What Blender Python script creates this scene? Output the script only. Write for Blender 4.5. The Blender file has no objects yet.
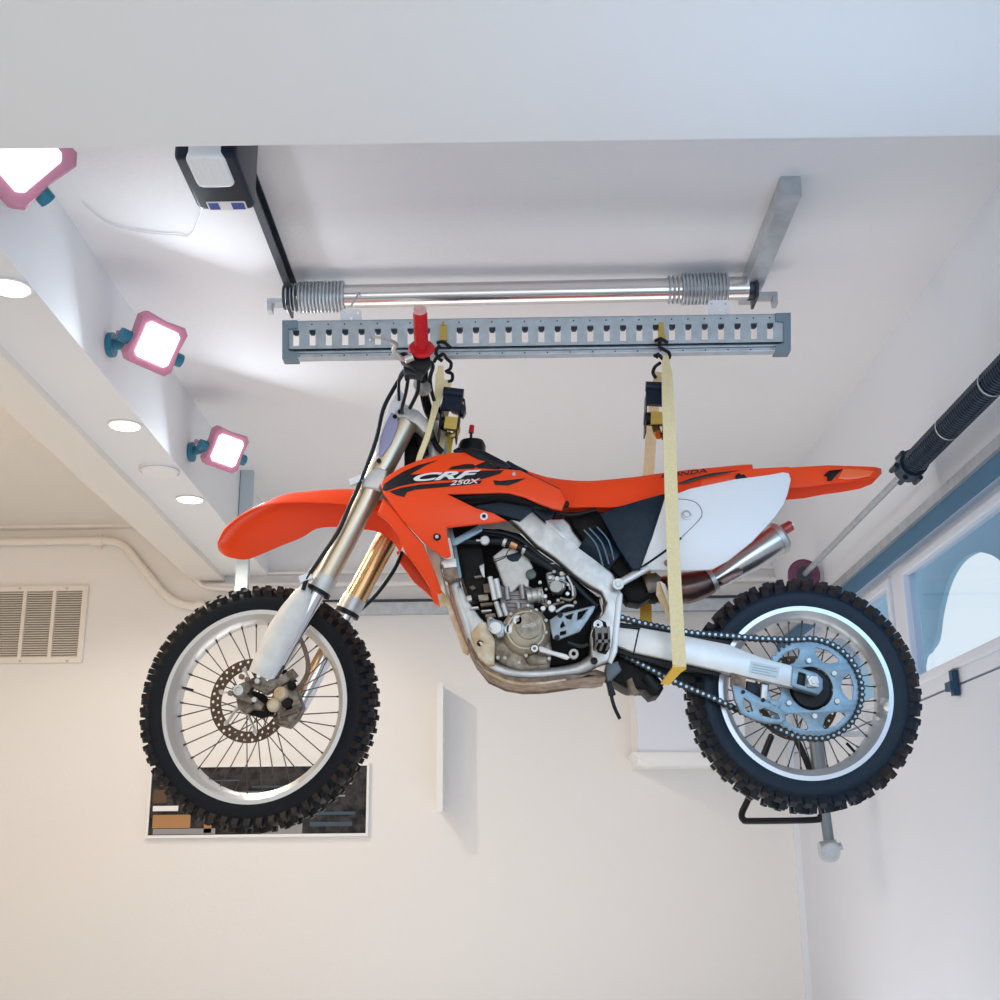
import bpy, bmesh, math, random
from mathutils import Vector, Matrix
random.seed(7)
R = math.radians
# ------------------------------------------------------------------ camera, world, lights, exposure
F = 1240.0
CAM = Vector((0, 0, 1.5))
ROT = Matrix.Rotation(R(0.35), 3, 'Z') @ Matrix.Rotation(R(90 + 16.74), 3, 'X') @ Matrix.Rotation(R(-0.6), 3, 'Z')
cd = bpy.data.cameras.new('camera'); cam = bpy.data.objects.new('camera', cd)
bpy.context.scene.collection.objects.link(cam)
cd.sensor_width = 36; cd.lens = F / 1000 * 36
cam.matrix_world = Matrix.Translation(CAM) @ ROT.to_4x4()
cd.clip_end = 200
S = bpy.context.scene; S.camera = cam
S.view_settings.view_transform = 'Standard'; S.view_settings.look = 'None'
S.view_settings.gamma = 1; S.view_settings.use_curve_mapping = False
S.view_settings.exposure = 0.0
w = bpy.data.worlds.new('world'); S.world = w; w.use_nodes = True
w.node_tree.nodes['Background'].inputs[0].default_value = (0.86, 0.93, 1.0, 1)
w.node_tree.nodes['Background'].inputs[1].default_value = 1.0

def area(name, loc, target, size, power, col, sy=None, spread=180):
    l = bpy.data.lights.new(name, 'AREA'); l.energy = power; l.color = col; l.shape = 'RECTANGLE'
    l.size = size; l.size_y = sy or size; l.spread = R(spread)
    o = bpy.data.objects.new(name, l); S.collection.objects.link(o); o.location = loc
    o.rotation_euler = (Vector(target) - Vector(loc)).to_track_quat('-Z', 'Y').to_euler(); return o
def spot(name, loc, target, power, col, angle=150, rad=.05, blend=.5):
    l = bpy.data.lights.new(name, 'SPOT'); l.energy = power; l.color = col; l.spot_size = R(angle); l.spot_blend = blend
    l.shadow_soft_size = rad
    o = bpy.data.objects.new(name, l); S.collection.objects.link(o); o.location = loc
    o.rotation_euler = (Vector(target) - Vector(loc)).to_track_quat('-Z', 'Y').to_euler(); return o
area('added_front_fill', (0.2, -1.6, 2.2), (0, 4, 2.6), 3.6, 24, (0.95, 0.97, 1.0), 2.4)  # added fill from behind the camera, lifts the room's ambient level
area('added_ceiling_uplight', (0.2, 4.6, .2), (0.1, 3.9, 3.3), 2.4, 22, (0.96, 0.97, 1.0), 2.0)  # added unseen up-light that brightens the ceiling
area('window_daylight', (1.36, 1.9, 2.4), (0.5, 4.2, 2.3), 2.0, 11, (0.36, 0.64, 1.0), .45)
area('left_bay_lamp', (-2.5, 3.4, 3.2), (-1.9, 6.2, 1.0), 1.0, 24, (1.0, 0.60, 0.24), 1.6)

# ------------------------------------------------------------------ projection helpers (pixel + known plane -> world point)
def ray(px, py): return ROT @ Vector(((px - 500) / F, (500 - py) / F, -1))
def P(px, py, Y): d = ray(px, py); return CAM + d * ((Y - CAM.y) / d.y)
def PX(px, py, X): d = ray(px, py); return CAM + d * ((X - CAM.x) / d.x)
def PZ(px, py, Z): d = ray(px, py); return CAM + d * ((Z - CAM.z) / d.z)
def spx(n, Y=3.4): return n * Y / F       # pixels -> metres around depth Y

# ------------------------------------------------------------------ materials
MATS = {}
def mat(name, col, rough=.5, metal=0, noise=0, nscale=30, bump=0, emit=None, estr=0, col2=None, coat=0, trans=0, spec=.35):
    if name in MATS: return MATS[name]
    m = bpy.data.materials.new(name); m.use_nodes = True; nt = m.node_tree; b = nt.nodes['Principled BSDF']
    b.inputs['Base Color'].default_value = (*col, 1); b.inputs['Roughness'].default_value = rough
    b.inputs['Metallic'].default_value = metal
    b.inputs['Specular IOR Level'].default_value = spec if not metal else .5
    if coat: b.inputs['Coat Weight'].default_value = coat
    if trans: b.inputs['Transmission Weight'].default_value = trans
    if emit: b.inputs['Emission Color'].default_value = (*emit, 1); b.inputs['Emission Strength'].default_value = estr
    if noise or bump or col2:
        tc = nt.nodes.new('ShaderNodeTexCoord'); n = nt.nodes.new('ShaderNodeTexNoise')
        n.inputs['Scale'].default_value = nscale; n.inputs['Detail'].default_value = 5
        nt.links.new(tc.outputs['Object'], n.inputs['Vector'])
        if noise or col2:
            r = nt.nodes.new('ShaderNodeValToRGB'); r.color_ramp.elements[0].position = .38; r.color_ramp.elements[1].position = .66
            c2 = col2 or tuple(max(0, c * (1 - noise)) for c in col)
            r.color_ramp.elements[0].color = (*c2, 1); r.color_ramp.elements[1].color = (*col, 1)
            nt.links.new(n.outputs['Fac'], r.inputs['Fac']); nt.links.new(r.outputs['Color'], b.inputs['Base Color'])
        if bump:
            bp = nt.nodes.new('ShaderNodeBump'); bp.inputs['Strength'].default_value = bump; bp.inputs['Distance'].default_value = .004
            nt.links.new(n.outputs['Fac'], bp.inputs['Height']); nt.links.new(bp.outputs['Normal'], b.inputs['Normal'])
    MATS[name] = m; return m
M_wall = mat('painted_wall', (.86, .85, .84), .6, nscale=60, bump=.25)
M_ceil = mat('painted_ceiling', (.86, .85, .86), .65, nscale=45, bump=.35)
M_hdr = mat('header_paint', (.86, .87, .88), .6)
M_wallL = mat('warm_paint', (.84, .80, .74), .6, nscale=60, bump=.2)
M_white = mat('white_paint', (.88, .88, .88), .4)
M_floor = mat('concrete', (.80, .79, .77), .5, noise=.06, nscale=4)
M_org = mat('orange_plastic', (1.0, .075, .010), .35, spec=.35)
M_seat = mat('orange_seat', (1.0, .07, .012), .5, spec=.2)
M_red = mat('red_rubber', (.62, .015, .02), .5)
M_blk = mat('black_plastic', (.006, .007, .009), .4, spec=.25)
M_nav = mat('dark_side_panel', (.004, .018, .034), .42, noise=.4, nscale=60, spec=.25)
M_dec = mat('black_decal', (.01, .011, .014), .35)
M_wp = mat('white_plastic', (.86, .86, .87), .35)
M_wguard = mat('fork_guard_white', (.82, .80, .75), .4, noise=.12, nscale=25)
M_alu = mat('brushed_aluminium', (.66, .65, .62), .42, .7, noise=.22, nscale=35)
M_alu2 = mat('swingarm_aluminium', (.74, .73, .70), .4, .45, noise=.08, nscale=20)
M_chr = mat('chrome', (.72, .74, .78), .12, 1)
M_tubeG = mat('fork_tube', (.66, .54, .39), .3, .8, noise=.08, nscale=12)
M_gold = mat('gold_fork_tube', (.66, .42, .20), .25, .9)
M_eng = mat('engine_cast', (.40, .35, .28), .5, .5, col2=(.17, .13, .09), nscale=40)
M_head = mat('cam_cover_cast', (.66, .62, .56), .5, .3, noise=.12, nscale=60)
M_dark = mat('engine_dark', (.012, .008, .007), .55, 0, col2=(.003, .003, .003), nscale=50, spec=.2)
M_brn = mat('muddy_metal', (.33, .24, .17), .6, .3, col2=(.15, .10, .07), nscale=40)
M_rub = mat('tire_rubber', (.004, .006, .010), .55, nscale=120, bump=.3, spec=.22)
M_wallR = mat('side_wall_daylight_tint', (.83, .86, .91), .6, nscale=60, bump=.25)  # blue tint of the window daylight is put into this wall colour
M_knob = mat('dirty_rubber', (.005, .006, .009), .5, col2=(.026, .017, .012), nscale=7, spec=.25)
M_rim = mat('rim_alloy', (.76, .74, .71), .33, .7)
M_rimb = mat('rim_alloy_rear', (.62, .66, .70), .33, .7)
M_disc = mat('brake_disc_steel', (.12, .075, .045), .4, .5, noise=.3, nscale=50)
M_spr = mat('sprocket_alloy', (.23, .32, .38), .4, .6, noise=.15, nscale=50)
M_chain = mat('chain_steel', (.010, .014, .016), .4, .2, spec=.3)
M_spoke = mat('spoke_steel', (.10, .085, .075), .35, .7)
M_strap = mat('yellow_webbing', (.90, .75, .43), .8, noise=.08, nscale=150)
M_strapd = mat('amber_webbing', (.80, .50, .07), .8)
M_yel = mat('zinc_yellow', (.62, .45, .12), .35, .8)
M_steel = mat('galvanised_steel', (.56, .60, .63), .4, .7, noise=.15, nscale=25)
M_track = mat('etrack_steel', (.55, .62, .67), .45, .55, noise=.14, nscale=30)
M_cap = mat('blue_grey_cap', (.20, .27, .32), .5)
M_drk = mat('dark_steel', (.05, .06, .075), .4, .6)
M_tube = mat('bright_tube', (.72, .70, .69), .2, .9)
M_pipe = mat('conduit_paint', (.84, .80, .74), .45)
M_teal = mat('teal_plastic', (.03, .20, .30), .4)
M_pink = mat('pink_red_housing', (.62, .25, .35), .4)
M_navy = mat('navy_plastic', (.005, .013, .028), .35, spec=.25)
M_lens = mat('frosted_lens', (.78, .80, .82), .35, emit=(.8, .85, .9), estr=.05)
M_led = mat('led_panel', (1, 1, 1), .5, emit=(.92, .96, 1), estr=6)
M_warm = mat('warm_bulb', (1, 1, 1), .5, emit=(1, .93, .8), estr=5)
M_seal = mat('blue_seal', (.05, .16, .28), .5)
M_door = mat('garage_door_paint', (.72, .76, .84), .5)
M_beige = mat('beige_guard', (.76, .66, .50), .5, col2=(.52, .33, .15), nscale=22)
M_exh = mat('exhaust_silver', (.60, .58, .57), .25, .9, noise=.1, nscale=10)
M_exd = mat('exhaust_burnt', (.20, .12, .10), .3, .8, noise=.4, nscale=14)
M_hose = mat('hose_rubber', (.005, .009, .012), .4, spec=.3)
M_blue = mat('blue_sticker', (.03, .07, .35), .4)
M_bolt = mat('bolt_steel', (.36, .34, .31), .4, .8)
M_rub2 = mat('tire_rubber_blue_glare', (.003, .014, .030), .5, nscale=120, bump=.3, spec=.3)  # bluish glare on the rear tyre is painted into its rubber colour
M_knob2 = mat('tread_rubber_blue_glare', (.004, .015, .030), .5, col2=(.022, .016, .014), nscale=5, spec=.3)  # same blue glare painted into the tread; the brown patches are dirt
M_lug = mat('lug_cast', (.30, .26, .21), .45, .5, col2=(.10, .075, .05), nscale=55)
M_spring = mat('spring_black', (.012, .03, .055), .35, .4)
M_drum = mat('drum_mauve', (.20, .07, .13), .5)
M_arch = mat('outside_blue_wall', (.30, .48, .60), .7)

# ------------------------------------------------------------------ mesh builder
class MB:
    def __init__(s): s.v = []; s.f = []
    def add(s, vs, fs):
        n = len(s.v); s.v += [Vector(v) for v in vs]; s.f += [tuple(i + n for i in f) for f in fs]; return s
    def box(s, c, dx, dy, dz, M=None):
        c = Vector(c); M = M or Matrix.Identity(3)
        vs = [c + M @ Vector((a * dx / 2, b * dy / 2, e * dz / 2)) for a in (-1, 1) for b in (-1, 1) for e in (-1, 1)]
        return s.add(vs, [(0, 1, 3, 2), (4, 6, 7, 5), (0, 4, 5, 1), (2, 3, 7, 6), (0, 2, 6, 4), (1, 5, 7, 3)])
    def bbox(s, a, b): 
        a = Vector(a); b = Vector(b); d = b - a
        return s.box((a + b) / 2, abs(d.x), abs(d.y), abs(d.z))
    def bar(s, a, b, wd, th, up=(0, 1, 0)):
        a = Vector(a); b = Vector(b); d = (b - a); L = d.length; d.normalize(); u = Vector(up); sdir = d.cross(u).normalized(); u = sdir.cross(d)
        M = Matrix((d, sdir, u)).transposed(); return s.box((a + b) / 2, L, wd, th, M)
    def rings(s, rs, cap=True, closed=False):
        n = len(rs[0]); base = len(s.v)
        for r in rs: s.v += [Vector(p) for p in r]
        m = len(rs)
        for i in range(m if closed else m - 1):
            j = (i + 1) % m
            for k in range(n):
                l = (k + 1) % n
                s.f.append((base + i * n + k, base + i * n + l, base + j * n + l, base + j * n + k))
        if cap and not closed:
            s.f.append(tuple(base + k for k in range(n - 1, -1, -1))); s.f.append(tuple(base + (m - 1) * n + k for k in range(n)))
        return s
    def tube(s, pts, r, seg=10, smooth=0, flat=1.0, cap=True):
        pts = [Vector(p) for p in pts]; rr = r if isinstance(r, (list, tuple)) else [r] * len(pts)
        if smooth: pts, rr = crs(pts, rr, smooth)
        rs = []; t0 = (pts[1] - pts[0]).normalized(); u = t0.orthogonal().normalized()
        for i, p in enumerate(pts):
            t = (pts[min(i + 1, len(pts) - 1)] - pts[max(i - 1, 0)]).normalized()
            u = (u - t * u.dot(t)).normalized(); v = t.cross(u)
            rs.append([p + (u * math.cos(a) + v * math.sin(a) * flat) * rr[i] for a in [2 * math.pi * k / seg for k in range(seg)]])
        return s.rings(rs, cap)
    def cyl(s, a, b, r, seg=20, r2=None):
        return s.tube([a, b], [r, r if r2 is None else r2], seg)
    def lathe(s, c, n, prof, seg=32, closed=False):
        # prof: list of (w along n, radius)
        c = Vector(c); n = Vector(n).normalized(); u = n.orthogonal().normalized(); v = n.cross(u)
        rs = [[c + n * w_ + (u * math.cos(a) + v * math.sin(a)) * max(r, 1e-4) for (w_, r) in prof] for a in [2 * math.pi * k / seg for k in range(seg)]]
        base = len(s.v); m = len(prof)
        for r in rs: s.v += r
        for i in range(seg):
            j = (i + 1) % seg
            for k in range(m if closed else m - 1):
                l = (k + 1) % m
                s.f.append((base + i * m + k, base + i * m + l, base + j * m + l, base + j * m + k))
        return s
    def disc(s, c, n, r, th, seg=24, ch=None):
        ch = ch if ch is not None else min(th, r) * .2
        return s.lathe(c, n, [(0, 0), (0, r), (th - ch, r), (th, r - ch), (th, 0)], seg)
    def mesh(s, me, fn):
        base = len(s.v)
        s.v += [fn(v.co) for v in me.vertices]; s.f += [tuple(base + i for i in p.vertices) for p in me.polygons]; return s
    def plate(s, outer, Y, th, holes=(), bevel=.002, smooth=0, warp=None, grid=0, px=True, bres=1):
        me = fill([conv(o, Y, px, smooth) for o in [outer]] + [conv(h, Y, px, 0) for h in holes], th, bevel, bres)
        if grid:
            bm = bmesh.new(); bm.from_mesh(me)
            xs = [v.co.x for v in bm.verts]; zs = [v.co.y for v in bm.verts]
            for ax, lo, hi in ((0, min(xs), max(xs)), (1, min(zs), max(zs))):
                t = lo + grid
                while t < hi:
                    co = Vector((0, 0, 0)); co[ax] = t; no = Vector((0, 0, 0)); no[ax] = 1
                    bmesh.ops.bisect_plane(bm, geom=bm.verts[:] + bm.edges[:] + bm.faces[:], plane_co=co, plane_no=no); t += grid
            bm.to_mesh(me); bm.free()
        def fn(c):
            p = Vector((c.x, Y + th / 2 - c.z, c.y))
            if warp: p = CAM + (p - CAM) * ((p.y + warp(p.x, p.z)) / p.y)
            return p
        s.mesh(me, fn); bpy.data.meshes.remove(me); return s
    def build(s, name, m, parent=None, off=None, smooth=True, ang=38, kind=None):
        if off is None: off = ROOT.get(parent.name, Vector((0, 0, 0))) if parent else Vector((0, 0, 0))
        me = bpy.data.meshes.new(name); me.from_pydata([v - off for v in s.v], [], s.f)
        bm = bmesh.new(); bm.from_mesh(me)
        bmesh.ops.remove_doubles(bm, verts=bm.verts, dist=1e-5)
        bmesh.ops.recalc_face_normals(bm, faces=bm.faces)
        if smooth:
            for f in bm.faces: f.smooth = True
            for e in bm.edges:
                if len(e.link_faces) == 2 and e.calc_face_angle(0) > R(ang): e.smooth = False
        bm.to_mesh(me); bm.free(); me.materials.append(m)
        o = bpy.data.objects.new(name, me); S.collection.objects.link(o)
        if parent: o.parent = parent; ROOT[o.name] = off
        if kind: o['kind'] = kind
        return o
def wpt(x, y, Y, f): p = P(x, y, Y); return P(x, y, Y + f(p.x, p.z))
ROOT = {}
def crs(pts, rr, n):
    out = []; ro = []
    P_ = [pts[0]] + list(pts) + [pts[-1]]; 
    for i in range(len(pts) - 1):
        a, b, c, d = P_[i], P_[i + 1], P_[i + 2], P_[i + 3]
        for k in range(n):
            t = k / n
            out.append(.5 * ((2 * b) + (c - a) * t + (2 * a - 5 * b + 4 * c - d) * t * t + (3 * b - a - 3 * c + d) * t ** 3))
            ro.append(rr[i] * (1 - t) + rr[i + 1] * t)
    out.append(pts[-1]); ro.append(rr[-1]); return out, ro
def crc(pts, n):
    out = []; m = len(pts)
    for i in range(m):
        a, b, c, d = pts[i - 1], pts[i], pts[(i + 1) % m], pts[(i + 2) % m]
        for k in range(n):
            t = k / n
            out.append(.5 * ((2 * b) + (c - a) * t + (2 * a - 5 * b + 4 * c - d) * t * t + (3 * b - a - 3 * c + d) * t ** 3))
    return out
def conv(o, Y, px, smooth):
    if px: q = [P(x, y, Y) for x, y in o]; q = [Vector((p.x, p.z)) for p in q]
    else: q = [Vector(p) for p in o]
    return crc(q, smooth) if smooth else q
def fill(loops, th, bevel, bres=1):
    cu = bpy.data.curves.new('tmp', 'CURVE'); cu.dimensions = '2D'; cu.fill_mode = 'BOTH'
    for l in loops:
        sp = cu.splines.new('POLY'); sp.points.add(len(l) - 1); sp.use_cyclic_u = True
        for p, q in zip(sp.points, l): p.co = (q[0], q[1], 0, 1)
    bevel = min(bevel, th / 2 * .98)
    cu.extrude = th / 2 - bevel; cu.bevel_depth = bevel; cu.bevel_resolution = bres; cu.offset = -bevel
    return tomesh(cu)
def tomesh(cu):
    o = bpy.data.objects.new('tmp', cu); S.collection.objects.link(o)
    dg = bpy.context.evaluated_depsgraph_get(); me = bpy.data.meshes.new_from_object(o.evaluated_get(dg))
    bpy.data.objects.remove(o); bpy.data.curves.remove(cu); return me
def text_mb(txt, x0, y0, x1, y1, hpx, Y, th=.001, shear=0, warp=None, bold=0):
    """text running from pixel (x0,y0) baseline to (x1,y1), hpx tall, on plane Y"""
    cu = bpy.data.curves.new('tmp', 'FONT'); cu.body = txt; cu.size = 1; cu.extrude = .02; cu.shear = shear; cu.offset = bold
    me = tomesh(cu); xs = [v.co.x for v in me.vertices]; ys = [v.co.y for v in me.vertices]
    a, b = min(xs), max(xs); c, d = min(ys), max(ys)
    A = P(x0, y0, Y); B = P(x1, y1, Y); H = P(x0, y0 - hpx, Y) - A; U = B - A
    mb = MB()
    def fn(v):
        p = A + U * ((v.x - a) / (b - a)) + H * ((v.y - c) / (d - c)); p = Vector((p.x, Y - v.z / .02 * th, p.z))
        if warp: p = CAM + (p - CAM) * ((p.y + warp(p.x, p.z)) / p.y)
        return p
    mb.mesh(me, fn); bpy.data.meshes.remove(me); return mb
def thing(name, label, cat, loc, group=None):
    o = bpy.data.objects.new(name, None); S.collection.objects.link(o); o.location = loc; o.empty_display_size = .05
    o['label'] = label; o['category'] = cat
    if group: o['group'] = group
    ROOT[o.name] = Vector(loc); return o
def tag(o, label, cat, group=None):
    o['label'] = label; o['category'] = cat
    if group: o['group'] = group
    return o
def struct(name, mb, m, parent=None, smooth=False):
    return mb.build(name, m, parent, smooth=smooth, kind=None if parent else 'structure')
# ================================================================== the room
Z0 = CAM.z; HC = Z0 + 1.85; YB = 6.4; XR = 1.40
struct('floor', MB().bbox((-3.6, -3.2, -.1), (1.75, YB + .3, 0)), M_floor)
struct('wall_back', MB().bbox((-3.6, YB, 0), (XR + .3, YB + .15, HC + .2)), M_wall)
struct('ceiling', MB().bbox((-1.30, 2.30, HC), (XR + .05, YB + .1, HC + .12)), M_ceil)
ZH = Z0 + 1.60
struct('ceiling_header', MB().bbox((-3.6, .2, ZH), (XR + .3, PZ(500, 142, ZH).y, HC + .12)), M_hdr)
XA = -1.27; ZS = Z0 + 1.52; XC = -1.50; XD = -1.667; ZD = Z0 + 1.49; ZL = Z0 + 1.80
yh = PZ(500, 142, ZH).y
struct('ceiling_soffit', MB().bbox((XC, yh, ZS), (XA, YB, HC + .1)), M_hdr)
struct('ceiling_beam', MB().bbox((XD, yh, ZD), (XC, YB, HC + .1)), M_wallL)
struct('ceiling_left', MB().bbox((-3.6, yh, ZL), (XD, YB, HC + .1)), M_wallL)
struct('wall_left', MB().bbox((-3.6, -3.2, 0), (-3.45, YB, HC + .1)), M_wallL)
# right wall: garage door opening
ptop = PX(925, 537, XR); ZT = ptop.z                       # seal line
struct('wall_right', MB().bbox((XR, .2, ZT + .03), (XR + .12, YB, HC + .1))
       .bbox((XR, .2, 0), (XR + .12, .6, ZT + .03)).bbox((XR, YB - .03, 0), (XR + .12, YB, ZT + .03)), M_wallR)
# black gap line and trim strip at the top of the left bay
pL = P(60, 521, YB)
struct('trim_1', MB().bbox((-3.45, YB - .02, pL.z - .012), (XD, YB, pL.z + .006)), M_drk)
struct('trim_2', MB().bbox((-3.45, YB - .05, pL.z - .05), (XD, YB - .002, pL.z - .012)), M_pipe)
# steel rail along back wall
a = P(345, 604, YB); b = P(500, 614, YB)
struct('trim_3', MB().bbox((-1.27, YB - .035, b.z), (XR, YB, a.z)), M_steel)
struct('trim_4', MB().bbox((-1.27, YB - .042, a.z), (XR, YB - .002, a.z + .014)), M_drk)
struct('trim_5', MB().bbox((-1.6, YB - .03, P(300, 573, YB).z - .012), (XR, YB, P(300, 573, YB).z)).bbox((-1.6, YB - .05, P(300, 585, YB).z - .02), (XR, YB, P(300, 585, YB).z)), M_wall)

# ---------------- garage door on the right wall
XG = XR + .03
hz = PX(955, 686, XG).z                                     # section line
gy0, gy1 = .6, YB - .03
gd = bpy.data.objects.new('door_1', None); S.collection.objects.link(gd); gd['kind'] = 'structure'
def W(px, py): p = PX(px, py, XG); return (p.y, p.z)
wy0, wz1 = W(905, 574); wz0 = W(919, 679)[1]
wins = []
gapy = W(890, 588)[0] - wy0; ww = 1.15
y = wy0
for k in range(3): wins.append((y - ww, y)); y -= ww + gapy
wins.append((wy0 + gapy, wy0 + gapy + .62))
wins = [q for q in wins if q[0] > gy0 and q[1] < gy1]
holes = [[(q[0], wz0), (q[1], wz0), (q[1], wz1), (q[0], wz1)] for q in wins]
me = fill([[(gy0, hz + .004), (gy1, hz + .004), (gy1, ZT + .0), (gy0, ZT + .0)]] + holes, .04, .001)
mb = MB().mesh(me, lambda c: Vector((XG + .02 + c.z, c.x, c.y)))
mb.build('top_section', M_door, gd, smooth=False)
z = hz
while z > 0:
    z2 = max(0, z - 3); MB().bbox((XG, gy0, z2), (XG + .04, gy1, z - .004)).build('door_section', M_door, gd, smooth=False); z = z2
MB().bbox((XG - .045, gy0 - .1, ZT), (XR - .001, gy1, ZT + .055)).build('weather_seal', M_seal, gd, smooth=False)
MB().bbox((XG - .06, gy0 - .1, ZT + .055), (XR - .001, gy1, ZT + .09)).build('steel_angle', M_steel, gd, smooth=False)
M_glass = bpy.data.materials.new('window_glass'); M_glass.use_nodes = True; nt = M_glass.node_tree; nt.nodes.clear()
o_ = nt.nodes.new('ShaderNodeOutputMaterial'); mx = nt.nodes.new('ShaderNodeMixShader'); tr = nt.nodes.new('ShaderNodeBsdfTransparent'); gl = nt.nodes.new('ShaderNodeBsdfGlossy')
tr.inputs[0].default_value = (.94, .98, 1, 1); gl.inputs['Roughness'].default_value = .03; mx.inputs[0].default_value = .07
nt.links.new(tr.outputs[0], mx.inputs[1]); nt.links.new(gl.outputs[0], mx.inputs[2]); nt.links.new(mx.outputs[0], o_.inputs[0])
for i, q in enumerate(wins):
    me = fill([[(q[0] - .025, wz0 - .025), (q[1] + .025, wz0 - .025), (q[1] + .025, wz1 + .025), (q[0] - .025, wz1 + .025)],
               [(q[0] + .008, wz0 + .008), (q[1] - .008, wz0 + .008), (q[1] - .008, wz1 - .008), (q[0] + .008, wz1 - .008)]], .03, .006)
    fr = MB().mesh(me, lambda c: Vector((XG + .0 + c.z, c.x, c.y))).build('window_frame', M_door, gd, smooth=False)
    MB().bbox((XG + .018, q[0], wz0), (XG + .021, q[1], wz1)).build('pane', M_glass, fr, smooth=False)
hp = PX(955, 682, XG - .01)
mb = MB().bbox((XG - .022, hp.y - .014, hz - .035), (XG - .002, hp.y + .014, hz + .045)).bbox((XG - .035, hp.y - .026, hz - .02), (XG - .012, hp.y + .026, hz + .008))
mb.build('door_hinge', mat('hinge_navy', (.01, .05, .11), .4), gd)
# outside porch wall with a bell-shaped opening
XO = XR + .75
arch = [PX(x, y, XO) for x, y in [(908, 760), (914, 668), (921, 652), (928, 640), (932, 612), (940, 582), (952, 562), (966, 553), (976, 553), (988, 558), (1002, 572), (1020, 600), (1035, 650), (1055, 760)]]
ap = [(p.y, p.z) for p in arch]
me = fill([[(-.5, 0), (8.5, 0), (8.5, 4.3), (-.5, 4.3)], crc([Vector(p) for p in ap], 4)], .03, .003)
struct('wall_outside', MB().mesh(me, lambda c: Vector((XO + .05 + c.z, c.x, c.y))), M_arch)

# ---------------- torsion spring above the door
XS = XR - .09
d0 = PX(803, 577, XS); s0 = PX(912, 463, XS)
sz = (d0.z + s0.z) / 2
ts = thing('torsion_spring', 'black garage door spring on a grey shaft above the door windows', 'door spring', (XS, 3.5, sz))
c = lambda y: Vector((XS, y, sz))
MB().cyl(c(1.0), c(d0.y + .1), .0125, 14).build('shaft', M_steel, ts)
mb = MB(); mb.cyl(c(1.5), c(s0.y), .034, 20)
pts = []; L = s0.y - 1.5; N = 150
for k in range(N * 8):
    t = k / (N * 8); an = 2 * math.pi * k / 8
    pts.append(Vector((XS + .035 * math.cos(an), 1.5 + L * t, sz + .035 * math.sin(an))))
mb.tube(pts, .0045, 5); mb.build('coil_spring', M_spring, ts)
mb = MB().cyl(c(s0.y - .02), c(s0.y + .05), .046, 18)
for k in range(6):
    an = k * math.pi / 3; q = c(s0.y + .035) + Vector((.048 * math.cos(an), 0, .048 * math.sin(an))); mb.cyl(q - Vector((0, .03, 0)), q + Vector((0, .03, 0)), .009, 8)
mb.build('winding_cone', M_spring, ts)
mb = MB()
for yy in (s0.y - .35, s0.y - .7, s0.y - 1.05): MB().lathe(c(yy), (0, 1, 0), [(-.004, .0405), (.004, .0405)], 20).build('spring_ring', M_steel, ts)
MB().disc(c(d0.y - .031), (0, -1, 0), .034, .012, 20).build('drum_hub', M_drk, ts)
MB().lathe(c(d0.y), (0, 1, 0), [(-.03, .012), (-.03, .045), (-.022, .05), (-.022, .066), (-.028, .07), (-.02, .072), (-.018, .055), (.012, .055), (.018, .062), (.03, .062), (.03, .012)], 26).build('cable_drum', M_drum, ts)
MB().bbox((XS - .03, d0.y + .05, sz - .05), (XR, d0.y + .056, sz + .06)).build('end_bracket', M_steel, ts, smooth=False)
MB().bbox((XS - .03, 1.3, sz - .05), (XR, 1.306, sz + .06)).build('centre_bracket', M_steel, ts, smooth=False)

# ---------------- back wall items
def wpx(x, y, d=0): return P(x, y, YB - d)
def wbox(x0, y0, x1, y1, d0, d1, mb=None):
    """box on the back wall between two pixel corners of its FRONT face"""
    mb = mb or MB(); a = P(x0, y0, YB - d1); b = P(x1, y1, YB - d1)
    return mb.bbox((a.x, YB - d1, b.z), (b.x, YB - d0, a.z))
g = thing('air_vent_grille', 'cream louvred air return grille on the wall at left', 'air vent', wpx(40, 663))
a = wpx(-4, 587); b = wpx(83, 663)
me = fill([[(a.x, b.z), (b.x, b.z), (b.x, a.z), (a.x, a.z)]] + [[(a.x + .02 + k * (b.x - a.x - .03) / 3 , b.z + .03), (a.x + (k + 1) * (b.x - a.x - .03) / 3 - .0, b.z + .03), (a.x + (k + 1) * (b.x - a.x - .03) / 3 - .0, a.z - .03), (a.x + .02 + k * (b.x - a.x - .03) / 3, a.z - .03)] for k in range(3)], .02, .004)
MB().mesh(me, lambda c: Vector((c.x, YB - .01 - c.z, c.y))).build('frame', M_pipe, g)
mb = MB(); z = b.z + .035
while z < a.z - .03: mb.box(((a.x + b.x) / 2, YB - .012, z), b.x - a.x - .04, .014, .003, Matrix.Rotation(R(35), 3, 'X')); z += .0125
mb.build('louvre', M_pipe, g, smooth=False)
MB().bbox((a.x + .02, YB - .004, b.z + .03), (b.x - .02, YB - .001, a.z - .03)).build('backing', mat('vent_dark', (.16, .12, .09), .8), g, smooth=False)
mb = MB()
for sx in (20, 67):
    for sy in (585.5 + 3, 662 - 1): MB().disc(wpx(sx, sy, .018), (0, -1, 0), .007, .004, 10).build('screw', M_steel, g)
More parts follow.
